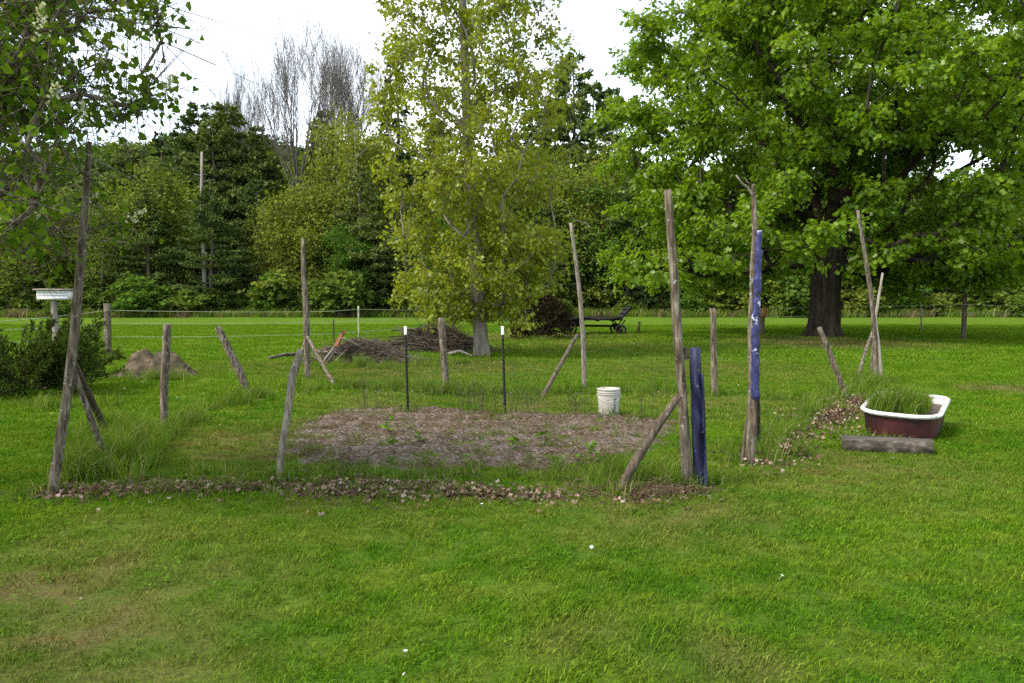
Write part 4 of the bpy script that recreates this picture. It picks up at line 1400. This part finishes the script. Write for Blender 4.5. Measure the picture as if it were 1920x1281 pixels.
# pole wrapped in blue
rng = R(90)
g = G(1406, 868)
t = thing('wrapped_pole', 'forked pole wrapped in wavy blue material, standing on splayed legs', 'pole', g, POLES)
d = g[1]
mb, _ = pole_geo([(1405, 870), (1410, 800), (1411, 740), (1409, 640), (1412, 520), (1416, 430), (1414, 380), (1412, 345)], d, d, [17, 16, 15, 14, 11, 9, 8, 6], rng, rough=.14)
part('pole', mb, M['wood'], t)
mb = MB()
tube(mb, [D(1414, 372, d), D(1402, 352, d), D(1392, 345, d - .05), D(1380, 329, d - .08)], [.014, .012, .011, .008], 6, rng, .08, sub=2)
part('forked_branch', mb, M['wood_pale'], t)
mb = MB()
tube(mb, [D(1412, 347, d), D(1402, 342, d), D(1396, 333, d)], [.008, .006, .003], 5, rng, .08)
tube(mb, [D(1416, 405, d), D(1424, 407, d), D(1436, 408, d)], [.006, .004, .002], 5)
part('twig', mb, M['wood'], t)
yy = np.linspace(748, 433, 40)
pts, rad = [], []
for k, y in enumerate(yy):
    s = (748 - y) / 315
    cx = np.interp(y, [433, 520, 600, 680, 748], [1423, 1420, 1417, 1416, 1416]) + 1.3 * math.sin(k * 1.9) * math.sin(k * .37 + 1)
    pts.append(D(cx, y, d - .03))
    rad.append((7.7 + .9 * math.sin(k * 1.35) * math.sin(k * .41) + .9 * math.sin(k * 2.9 + 1) * math.sin(k * .7) - 2.4 * s * s) / FPX * d)
mb = MB()
tube(mb, pts, rad, 12, rng, .08)
part('blue_wrap', mb, M['blue_wrap'], t)
for k, (pp, ww) in enumerate([([(1392, 862), (1400, 800), (1410, 740)], [8, 8, 6]), ([(1421, 815), (1421, 770), (1419, 715)], [10, 10, 7])]):
    mb, _ = pole_geo(pp, d + .02 + .5 * k, d + .05, ww, rng)
    part('leg', mb, M['wood_dark'], t)

# blue board leaning beside the front right pole
rng = R(91)
g = G(1310, 914)
t = thing('blue_board', 'dark blue painted timber standing upright against the front right pole', 'board', g)
mb = MB()
top = D(1303, 652, g[1] + .02)
dv = unit(top - g)
beam(mb, g - dv * .12, top, .066, .062, rng, 9, .0022, up=(.55, -.83, 0))
part('timber', mb, M['blue'], t, smooth=False)
mb = MB()
beam(mb, top - dv * 1.22 + np.array([.050, -.005, 0]), top - dv * .22 + np.array([.044, -.005, 0]), .016, .05, rng, 7, .002, up=(.55, -.83, 0))
part('batten', mb, M['blue'], t, smooth=False)
mb = MB()
beam(mb, top - dv * .05 + np.array([-.05, .03, 0]), top - dv * .05 + np.array([-.13, .05, -.01]), .05, .10, rng, 3, .004)
part('spacer_block', mb, M['wood_dark'], t, smooth=False)

# ------------------------------------------------------------------ steel T posts and netting
def t_post(pix_foot, ytop, label):
    g = G(*pix_foot)
    t = thing('steel_post', label, 'fence post', g, 'black steel posts with white tips in the bed')
    top = D(pix_foot[0] - 5, ytop, g[1])[2] - g[2]
    ln = (D(pix_foot[0] - 5, ytop, g[1]) - g)[0] / top
    def tee(z0, z1, grow=0.0):
        m_ = MB()
        prof = np.array([[-.017, -.003], [.017, -.003], [.017, .003], [.003, .003], [.003, .026], [-.003, .026], [-.003, .003], [-.017, .003]])
        prof = prof + np.sign(prof) * grow
        V = np.concatenate([np.column_stack([prof + [ln * z, 0], np.full(8, z)]) for z in (z0, z1)]) + g
        F = np.array([[j, (j + 1) % 8, 8 + (j + 1) % 8, 8 + j] for j in range(8)])
        F = np.concatenate([F[:, [0, 1, 2]], F[:, [0, 2, 3]]])
        cap = np.array([[8, 9, 10], [8, 10, 15], [11, 12, 13], [11, 13, 14]])
        m_.add(V, np.concatenate([F, cap]))
        return m_
    m_ = tee(-.2, top - .115)
    for z in np.arange(.1, top - .15, .055):
        box(m_, g + [ln * z, -.006, z], (.012, .008, .02))
    part('steel_bar', m_, M['black'], t, smooth=False)
    part('white_tip', tee(top - .115, top, .0015), M['white'], t, smooth=False)
    return g
tA = t_post((765, 776), 612, 'black steel post with white tip, left of the pair in the bed')
tB = t_post((947, 779), 612, 'black steel post with white tip, right of the pair in the bed')

rng = R(92)
A, B = tA + np.array([-.75, .25, 0]), tB + np.array([.55, -.05, 0])
mb = MB()
cols = np.linspace(0, 1, 44)
P0 = np.array([A + (B - A) * s + [.02 * math.sin(s * 9), .03 * math.sin(s * 21), .02] for s in cols])
hh = .72 + .12 * np.sin(cols * 5 + .5) + .04 * rng.standard_normal(len(cols))
P1 = P0 + np.column_stack([.02 * rng.standard_normal(len(cols)), .02 * rng.standard_normal(len(cols)), hh])
frusta(mb, P0, P1, np.full(len(cols), .0016), np.full(len(cols), .0016), 3)
for f in np.linspace(.05, 1, 12):
    Q = P0 + (P1 - P0) * f
    frusta(mb, Q[:-1], Q[1:], np.full(len(Q) - 1, .0015), np.full(len(Q) - 1, .0015), 3)
o = link('wire_netting', mb.mesh('wire_netting', A), M['wire'], None, A)
tag(o, 'thin sagging wire netting strung along the two black steel posts', 'netting')

# dead stalks standing in and behind the bed
def stalks(seed, foot, n, h, spread, label, mat='wire'):
    rr_ = R(seed)
    g = G(*foot)
    mb = MB()
    for k in range(n):
        p = g + np.array([rr_.normal() * spread, rr_.normal() * spread * .4, 0])
        hh = h * rr_.uniform(.5, 1.1)
        l = rr_.normal(size=2) * .10 * hh
        q = p + np.array([l[0] * .4, l[1] * .4, hh * .5])
        e = p + np.array([l[0], l[1], hh])
        tube(mb, [p - [0, 0, .02], q, e], [.0032, .0024, .001], 4, cap=False)
        for s in range(3):
            a = p + (e - p) * rr_.uniform(.3, .9)
            tube(mb, [a, a + np.array([rr_.normal() * .06, rr_.normal() * .04, .07 * rr_.random() + .02])], [.0025, .001], 3, cap=False)
    o = link('dead_stalks', mb.mesh('dead_stalks', g), M[mat], None, g)
    tag(o, label, 'dead plant', 'dead plant stalks left in the garden')
stalks(1, (885, 776), 16, .48, .16, 'dead stalks left of the right steel post')
stalks(2, (990, 776), 8, .40, .12, 'dead stalks right of the right steel post')
stalks(3, (1075, 778), 14, .36, .12, 'dead stalks left of the white bucket')
stalks(4, (1225, 790), 3, .75, .05, 'one tall branching dead weed left of the front right pole')
stalks(5, (700, 772), 6, .55, .1, 'dead stalks left of the left steel post')
stalks(6, (1195, 790), 4, .45, .06, 'dead stalks right of the white bucket', 'straw' if False else 'wire')

# small green seedlings in the bed
rng = R(93)
for (px, py2, h, lab) in ((727, 815, .24, 'tallest pale green seedling in the bed, left of the rest'), (785, 835, .12, 'small yellow green seedling right of the tallest one'),
                          (733, 842, .10, 'tiny seedling just in front of the tallest one'), (968, 850, .13, 'bright seedling near the middle of the bed'),
                          (1022, 838, .13, 'bright seedling at the right half of the bed'), (1108, 876, .2, 'weedy seedling at the front right edge of the bed')):
    g = G(px, py2)
    t = thing('seedling', lab, 'seedling', g, 'green seedlings in the bed')
    ms, ml = MB(), MB()
    tube(ms, [g, g + [0, 0, h]], [.003, .0015], 4)
    part('stem', ms, M['tall'], t)
    n = 22
    P = g + np.column_stack([.035 * rng.standard_normal((n, 2)), .02 + h * rng.random(n)])
    leaves(ml, P, np.column_stack([rng.standard_normal((n, 2)), .5 * np.ones(n)]), np.column_stack([.3 * rng.standard_normal((n, 2)), np.ones(n)]), .055 * (.6 + .7 * rng.random(n)), KITE, KITE_F, rng.random(n))
    part('leaves', ml, M['clover'], t, smooth=False, tint=True)

# ------------------------------------------------------------------ white bucket
g = G(1141, 781)
d = g[1]
t = thing('bucket', 'white plastic bucket with dark vertical print standing at the back of the bed', 'bucket', g)
def lathe(mb, prof, c, n=40):
    prof = np.asarray(prof, float)
    th = np.arange(n) * 2 * np.pi / n
    V = np.stack([prof[:, None, 0] * np.cos(th), prof[:, None, 0] * np.sin(th), np.repeat(prof[:, 1:2], n, 1)], -1).reshape(-1, 3) + c
    m_ = len(prof)
    i, j = np.meshgrid(np.arange(m_ - 1), np.arange(n), indexing='ij')
    F = np.stack([i * n + j, i * n + (j + 1) % n, (i + 1) * n + (j + 1) % n, (i + 1) * n + j], -1).reshape(-1, 4)
    mb.add(V, F)
kx = 21.5 / FPX * d          # top radius
hb = .375
rb = lambda z: kx * (.87 + .11 * z / hb)
mb = MB()
lathe(mb, [(.001, .004), (rb(0) - .006, .0), (rb(0), .012), (rb(.29), .29), (rb(.31), .31), (rb(hb), hb - .012), (rb(hb), hb), (rb(hb) - .006, hb), (rb(.3) - .007, .30), (rb(.02) - .006, .02), (.001, .02)], g)
part('body', mb, M['pail'], t)
for z in (.300, .325, .362):
    mb = MB()
    th = np.linspace(0, 2 * np.pi, 41)
    rr_ = rb(z) + .004
    ring = [(rr_ - .005, z - .007), (rr_ + .005, z - .006), (rr_ + .005, z + .006), (rr_ - .005, z + .007)]
    lathe(mb, ring, g)
    part('rim', mb, M['pail'], t)
mb = MB()
def mark(a0, a1, z0, z1):
    n = max(2, int((a1 - a0) / .04))
    aa = np.linspace(a0, a1, n + 1)
    V = []
    for z in (z0, z1):
        r_ = rb(z) + .0018
        V.append(np.column_stack([r_ * np.cos(aa), r_ * np.sin(aa), np.full(n + 1, z)]))
    V = np.concatenate(V) + g
    mb.add(V, [[k, k + 1, n + 2 + k, n + 1 + k] for k in range(n)])
F0 = -math.pi / 2 + .50
mark(F0 - .17, F0 + .19, .238, .246)
mark(F0 - .15, F0 + .17, .222, .232)
mark(F0 - .12, F0 + .13, .206, .216)
mark(F0 - .07, F0 + .02, .190, .202)
rng = R(94)
for c in range(2):
    z = .175
    while z > .06:
        l = rng.uniform(.008, .018)
        mark(F0 - .10 + c * .13 + .01 * rng.random(), F0 - .02 + c * .13, z - l, z)
        z -= l + .005
part('printed_marks', mb, M['ink'], t, smooth=False)
mb = MB()
aa = np.linspace(math.pi * 1.02, math.pi * 1.98, 18)
hz = .30
tube(mb, [g + np.array([(kx + .012) * math.cos(a), (kx + .012) * math.sin(a), hz - .10 * math.sin(-a) * 1.0 * .9]) for a in aa], .0022, 5)
part('handle', mb, M['white'], t)

# ------------------------------------------------------------------ bathtub planter and timber
ZR = .315
tw_, tl_, ta_ = .83, 1.54, -.577
ux, uy = np.array([math.cos(ta_), math.sin(ta_)]), np.array([-math.sin(ta_), math.cos(ta_)])
base = np.array([4.76, 9.42, 0.0])
t = thing('bathtub', 'old maroon bathtub with thick white rim used as a planter', 'bathtub', base)
def outline(hw, hl, rc, z, n=9, cy0=0.0):
    pts = []
    for sx, sy, a0 in ((1, -1, -90), (1, 1, 0), (-1, 1, 90), (-1, -1, 180)):
        r = rc * 1.75 if sy < 0 else rc
        for a in np.radians(np.linspace(a0, a0 + 90, n)):
            pts.append([sx * (hw - r) + r * math.cos(a), sy * (hl - r) + r * math.sin(a) + cy0])
    pts = np.array(pts)
    w2 = base[:2] + pts[:, :1] * ux + pts[:, 1:] * uy
    return np.column_stack([w2, z + .05 * pts[:, 1] - .03 * pts[:, 0]])
def loft(rings, flip=False):
    k = len(rings[0])
    V = np.concatenate(rings)
    F = [[i * k + j, i * k + (j + 1) % k, (i + 1) * k + (j + 1) % k, (i + 1) * k + j] for i in range(len(rings) - 1) for j in range(k)]
    return V, np.array(F)
hw, hl = tw_ / 2, tl_ / 2
mb = MB()
V, F = loft([outline(hw * .50, hl * .60, .10, -.07), outline(hw * .80, hl * .84, .15, -.06), outline(hw * .86, hl * .90, .16, -.02), outline(hw * .90, hl * .93, .16, .1), outline(hw * .94, hl * .96, .17, .24), outline(hw * .955, hl * .97, .17, ZR - .012)])
mb.add(V, F)
part('shell', mb, M['maroon'], t)
mb = MB()
V, F = loft([outline(hw * .92, hl * .955, .15, ZR - .01), outline(hw * .90, hl * .94, .15, .27), outline(hw * .86, hl * .92, .15, .2), outline(hw * .80, hl * .85, .14, .08)])
mb.add(V, F)
part('lining', mb, M['enamel'], t)
mb = MB()
rings = []
for a in np.linspace(0, 2 * np.pi, 11):
    rr_ = .031
    rings.append(outline(hw * .975 + rr_ * math.cos(a), hl * .985 + rr_ * math.cos(a), .17 + rr_ * math.cos(a), ZR + .006 + rr_ * .85 * math.sin(a)))
V, F = loft(rings)
mb.add(V, F)
part('rim', mb, M['enamel'], t)
mb = MB()
rg = outline(hw * .885, hl * .93, .15, .245)
V = np.concatenate([rg, [[base[0], base[1], .275]]])
k = len(rg)
mb.add(V, np.array([[j, (j + 1) % k, k] for j in range(k)]))
part('potting_soil', mb, M['soil'], t)
# the planter's grass
rr = R(61)
n = 105
lx_ = -hw * .78 + rr.random(n) * hw * 1.25
ly_ = (rr.random(n) * 1.5 - .68) * hl
P = np.column_stack([base[0] + lx_ * ux[0] + ly_ * uy[0], base[1] + lx_ * ux[1] + ly_ * uy[1], np.full(n, .25)])
tall(P, 62, tallT, .7, 1.25)

rng = R(95)
gL, gR = G(1578, 838), G(1748, 850)
mb = MB()
zc = np.array([0, 0, .066])
beam(mb, gL + zc, gR + zc + [0, 0, .006], .25, .135, rng, 9, .0022)
o = link('timber_beam', mb.mesh('timber_beam', (gL + gR) / 2, smooth=False), M['wood_beam'], None, (gL + gR) / 2)
tag(o, 'weathered dark timber beam lying on the grass in front of the bathtub', 'beam')

# ------------------------------------------------------------------ box on a post, left
rng = R(96)
d = 13.6
p0 = D(108, 640, d); p0[2] = 0
t = thing('nest_box', 'long white weathered box with a flat lid on a leaning post above the juniper', 'nest box', p0)
mb = MB()
tube(mb, [p0 - [0, 0, .1], D(104, 610, d), D(100, 563, d)], [.055, .055, .05], 9, rng, .07, sub=4)
part('post', mb, M['wood_pale'], t)
c0, c1 = D(76, 553, d), D(132, 553, d)
cc = (c0 + c1) / 2
mb = MB()
box(mb, cc, (np.linalg.norm(c1 - c0), .20, .165))
part('box', mb, M['white'], t, smooth=False)
mb = MB()
for k, z in enumerate((-.055, 0.0, .055)):
    mb = MB()
    box(mb, cc + [0, -.106, z], (np.linalg.norm(c1 - c0) + .006, .010, .050))
    part('front_board', mb, M['white'], t, smooth=False)
mb = MB()
beam(mb, D(71, 543.5, d), D(135, 543.5, d), .30, .028, rng, 5, .003)
part('lid', mb, M['wood_pale'], t, smooth=False)
mb = MB()
tube(mb, [D(110, 612, d + .06), D(104, 563, d + .06)], .012, 6)
part('strut', mb, M['wood_dark'], t)

# ------------------------------------------------------------------ heap of earth
rng = R(97)
g = G(268, 710)
g[1] += .55
n = 56
th = np.linspace(-1.25, 1.25, n)
X, Y = np.meshgrid(th, th, indexing='ij')
rr_ = np.sqrt((X / 1.02) ** 2 + (Y / .9) ** 2)
pk = np.exp(-((X + .08) ** 2 / .30 + Y ** 2 / .30)) * .66 + .20 * np.exp(-((X - .55) ** 2 / .10 + (Y + .1) ** 2 / .2))
P3 = np.column_stack([X.ravel(), Y.ravel(), 0 * X.ravel()])
Z = pk.ravel() * (1 + .35 * wob(P3, 2.6, 6)) * np.clip(1.3 - rr_.ravel(), 0, 1) ** .35 - .03 + .07 * wob(P3, 4, 1) + .03 * wob(P3, 11, 2) + .02 * rng.standard_normal(n * n)
V = np.column_stack([X.ravel() * .95, Y.ravel() * .8, Z])
i, j = np.meshgrid(np.arange(n - 1), np.arange(n - 1), indexing='ij')
q = i * n + j
F = np.stack([q, q + n, q + n + 1, q + 1], -1).reshape(-1, 4)
F = F[(rr_.ravel()[F] < 1.2).all(1)]
o = link('earth_heap', MB().add(V, F).mesh('earth_heap'), M['heap'], None, (g[0], g[1], 0))
tag(o, 'small mound of bare sandy earth behind the straight post', 'heap')

# ------------------------------------------------------------------ brush piles
def brush(seed, c, sx, sy, h, n, mats, label, Lmin, Lmax, rmin, rmax, nstuff, dirx=1.0):
    rr_ = R(seed)
    t = thing('brush_pile', label, 'brush pile', c, 'piles of cut branches behind the garden')
    lib = []
    for k in range(9):
        m_ = MB()
        L = 1.0
        b = rr_.normal(size=2) * .09
        tube(m_, [[-.5, 0, 0], [-.2, b[0], b[1]], [.15, b[0] * .6 + .03 * rr_.normal(), b[1]], [.5, 0, 0]], [.017, .014, .011, .005], 5, rr_, .08)
        lib.append(m_.mesh('stick'))
    for k, me in enumerate(lib):
        me.materials.append(M[mats[k % len(mats)]])
    for k in range(n):
        u = rr_.normal(size=2) * .42
        u = np.clip(u, -1, 1)
        top = h * max(.08, 1 - (u[0] ** 2 + u[1] ** 2) ** .5)
        o = bpy.data.objects.new('stick', lib[k % 9])
        COL.objects.link(o)
        o.parent = t
        L = rr_.uniform(Lmin, Lmax)
        o.location = (u[0] * sx, u[1] * sy, max(.03, top * rr_.uniform(.15, 1.0)))
        o.rotation_euler = (rr_.random() * 6.28, rr_.normal() * .22, rr_.normal() * .55 * dirx)
        s = rr_.uniform(rmin, rmax)
        o.scale = (L, s, s)
    mb = MB()
    u = np.clip(rr_.standard_normal((nstuff, 2)) * .42, -1, 1)
    top = h * np.maximum(.05, 1 - np.hypot(u[:, 0], u[:, 1]))
    P = np.column_stack([u[:, 0] * sx, u[:, 1] * sy, top * rr_.random(nstuff) ** .6]) + c
    dd = unit(np.column_stack([rr_.standard_normal((nstuff, 2)) * [1, .8], .35 * rr_.standard_normal(nstuff)])) * (.12 + .3 * rr_.random(nstuff))[:, None]
    frusta(mb, P - dd, P + dd, np.full(nstuff, .007), np.full(nstuff, .004), 3)
    o = part('twigs', mb, M[mats[0]], t)
    o['kind'] = 'stuff'
    return t
c1 = G(672, 684); c1[1] += .7; c1[2] = 0
pile1 = brush(98, c1, 1.25, .7, .62, 150, ['brush', 'wood', 'wood_pale', 'brush'], 'pale pile of cut sticks and branches left of the poplar', .5, 1.3, .45, 1.1, 2200)
c2 = G(812, 662); c2[1] += .8; c2[2] = 0
brush(99, c2, 1.75, 1.0, .95, 150, ['wood_dark', 'brush', 'bark', 'brush'], 'darker brush pile heaped against the foot of the poplar', .7, 1.9, .5, 1.1, 2900)
for pa, pb_, wd, mt, lab in (((600, 686), (641, 632), .06, 'wood_pale', None), ((606, 688), (634, 650), .05, 'wood_pale', None), ((629, 650), (645, 621), .10, 'brick', 'red brown board sticking up'),
                             ((642, 634), (675, 648), .06, 'wood_pale', None), ((618, 690), (650, 655), .05, 'wood_pale', None)):
    mb = MB()
    dY = c1[1] - .65
    beam(mb, D(*pa, dY), D(*pb_, dY + .25), wd, .03, R(5), 4, .003)
    o = part('board', mb, M[mt], pile1, smooth=False)
    if lab: o['label'] = lab
rng = R(100)
mb = MB()
ga, gb = G(505, 676), G(556, 670)
tube(mb, [ga + [0, 0, .05], (ga + gb) / 2 + [0, 0, .09], gb + [0, .1, .07]], [.035, .045, .05], 8, rng, .1, sub=2)
tag(link('fallen_log', mb.mesh('fallen_log', ga), M['wood'], None, ga), 'short fallen branch lying on the grass left of the pale stick pile', 'log')
mb = MB()
ga, gb = G(842, 668), G(885, 672)
tube(mb, [ga + [0, 0, .05], (ga + gb) / 2 + [0, 0, .16], gb + [0, 0, .05]], [.05, .04, .03], 7, rng, .1, sub=2)
tag(link('fallen_log', mb.mesh('fallen_log', ga), M['wood_pale'], None, ga), 'bare bent branch lying at the left foot of the poplar', 'log')

# ------------------------------------------------------------------ old wagon
rng = R(101)
dW = 35.5
k_ = dW / FPX
gW = D(1118, 628, dW); gW[2] = 0
t = thing('hay_wagon', 'old dark flat hay wagon with a raised end board standing on the field', 'wagon', gW)
x0, x1 = D(1052, 600, dW)[0], D(1158, 600, dW)[0]
zb = D(1100, 598, dW)[2]
for q in range(6):
    yq = dW - .75 + q * .30
    mb = MB()
    beam(mb, (x0, yq, zb + .055), (x1 + .05 * rng.normal(), yq, zb + .055), .27, .04, rng, 5, .006)
    part('plank', mb, M['plank'], t, smooth=False)
for yq in (dW - .88, dW + .88):
    mb = MB()
    beam(mb, (x0 - .05, yq, zb + .02), (x1 + .1, yq, zb + .02), .07, .13, rng, 5, .004)
    part('side_rail', mb, M['plank'], t, smooth=False)
for xq in np.linspace(x0 + .3, x1 - .3, 4):
    mb = MB()
    beam(mb, (xq, dW - .85, zb - .05), (xq, dW + .85, zb - .05), .08, .08, rng, 3, .003)
    part('cross_beam', mb, M['plank'], t, smooth=False)
mb = MB()
for yq in (dW - .86, dW - .3, dW + .3, dW + .86):
    beam(mb, (x1, yq, zb - .02), (x1 + .50, yq, zb + .52), .06, .07, rng, 3, .004)
part('end_post', mb, M['plank'], t, smooth=False)
for q in range(3):
    f = .25 + .32 * q
    mb = MB()
    beam(mb, (x1 + .5 * f, dW - .9, zb + .54 * f), (x1 + .5 * f, dW + .9, zb + .54 * f), .16, .03, rng, 4, .004, up=(-.7, 0, .7))
    part('end_board', mb, M['plank'], t, smooth=False)
for xq, rw in ((x0 + .32, .29), (x1 + .02, .21)):
    mb = MB()
    tube(mb, [(xq, dW - .95, rw), (xq, dW + .95, rw)], .035, 7)
    beam(mb, (xq, dW - .7, rw + .10), (xq, dW + .7, rw + .10), .10, .14)
    for yq in (dW - .5, dW + .5):
        beam(mb, (xq - .25, yq, zb - .04), (xq, yq, rw + .05), .05, .05)
        beam(mb, (xq + .25, yq, zb - .04), (xq, yq, rw + .05), .05, .05)
    part('axle', mb, M['iron'], t, smooth=False)
    for yq in (dW - .95, dW + .95):
        mb = MB()
        th = np.linspace(0, 2 * np.pi, 25)
        tube(mb, np.column_stack([xq + rw * np.cos(th), np.full(25, yq), rw + rw * np.sin(th)]), .045, 7, cap=False)
        tube(mb, [(xq, yq - .08, rw), (xq, yq + .08, rw)], .08, 9)
        wheel = part('wheel', mb, M['iron'], t)
        for a in np.arange(8) * math.pi / 4 + .2:
            mb = MB()
            tube(mb, [(xq, yq, rw), (xq + rw * math.cos(a), yq, rw + rw * math.sin(a))], .016, 5)
            part('spoke', mb, M['iron'], wheel, root=t)
mb = MB()
tube(mb, [(x0 + .3, dW, .38), (x1, dW, .36)], .05, 7)
part('reach_pole', mb, M['iron'], t)
mb = MB()
box(mb, (x0 + .38, dW, zb - .17), (.85, 1.1, .22))
part('chassis', mb, M['iron'], t, smooth=False)
mb = MB()
tube(mb, [(x0 + .3, dW - .1, .36), (x0 - .7, dW - .4, .30), (x0 - 1.6, dW - .7, .12)], [.05, .045, .04], 7)
part('tongue', mb, M['iron'], t)
gp = G(1197, 627)
mb = MB()
tube(mb, [gp - [0, 0, .1], gp + [.02, 0, .3], gp + [.05, 0, .55]], [.07, .065, .06], 8, rng, .06)
tag(link('stub_post', mb.mesh('stub_post', gp), M['wood_dark'], None, gp), 'short dark stub post just right of the hay wagon', 'post')

# ------------------------------------------------------------------ field fences
rng = R(102)
def fence(label, posts, wires, thick):
    g0 = D(posts[0][0], 560, posts[0][3]); g0[2] = 0
    t = thing('wire_fence', label, 'fence', g0)
    for px, yt, wd, dd, mt in posts:
        b = D(px, 560, dd); b[2] = -.15
        tp_ = D(px, yt, dd)
        mb = MB()
        tube(mb, [b, (b + tp_) / 2, tp_], wd / FPX * dd / 2, 9, rng, .06 if wd > 4 else 0, sub=3)
        part('fence_post', mb, M[mt], t)
    for wl in wires:
        pts = []
        for (pa, pb_) in zip(wl[:-1], wl[1:]):
            a, b = D(*pa), D(*pb_)
            for s in np.linspace(0, 1, 7)[:-1]:
                pts.append(a + (b - a) * s - [0, 0, .10 * s * (1 - s)])
        pts.append(D(*wl[-1]))
        mb = MB()
        tube(mb, pts, thick, 5, cap=False)
        part('wire', mb, M['tape'], t)
    return t
fence('electric fence of pale tapes on posts crossing the field at left',
      [(201, 569, 13, 22.6, 'wood'), (672, 574, 3.2, 31, 'tape'), (625, 598, 2.6, 30, 'wire'), (848, 578, 8, 41, 'wood_dark'), (-120, 585, 13, 14, 'wood')],
      [[(-120, 608, 14), (0, 603, 17), (201, 582, 22.5), (568, 585, 29), (672, 580, 31), (848, 581, 41)],
       [(-120, 625, 14), (0, 619, 17), (201, 607, 22.5), (568, 605, 29), (672, 601, 31), (848, 596, 41)],
       [(-120, 655, 14), (0, 642, 17), (201, 632, 22.5), (568, 628, 29), (672, 622, 31), (848, 608, 41)]], .009)
fence('pale wire fence on a dark post crossing the field at right',
      [(1809, 552, 9, 30.5, 'wood_dark'), (2080, 556, 9, 27, 'wood_dark'), (1430, 590, 9, 34, 'wood_dark')],
      [[(1430, 578, 34), (1600, 574, 32.5), (1809, 571, 30.4), (2080, 574, 27)], [(1430, 594, 34), (1600, 590, 32.5), (1809, 586, 30.4), (2080, 592, 27)]], .008)
gp = D(1432, 586, 33.8)
mb = MB()
box(mb, gp, (.26, .05, .36))
tag(link('ochre_plate', mb.mesh('ochre_plate', gp, smooth=False), M['ochre'], None, gp), 'small ochre board fixed on the fence post behind the blue wrapped pole', 'board')

rng = R(103)
gp = G(1729, 616); dd = 40.0
p0 = D(1728, 600, dd); p0[2] = 0
t = thing('sapling', 'thin pale leaning sapling with a tuft of yellow leaves beyond the right fence', 'sapling', p0)
mb = MB()
tube(mb, [p0 - [0, 0, .1], D(1727, 565, dd), D(1732, 545, dd), D(1736, 530, dd)], [.035, .03, .025, .015], 6, rng, .06)
part('trunk', mb, M['wood_pale'], t)
mb = MB()
leaf_cloud(mb, rng, np.array([D(1736, 526, dd), D(1733, 519, dd), D(1738, 533, dd)]), 26, .16, .10)
part('crown', mb, M['poplar'], t, smooth=False, tint=True)
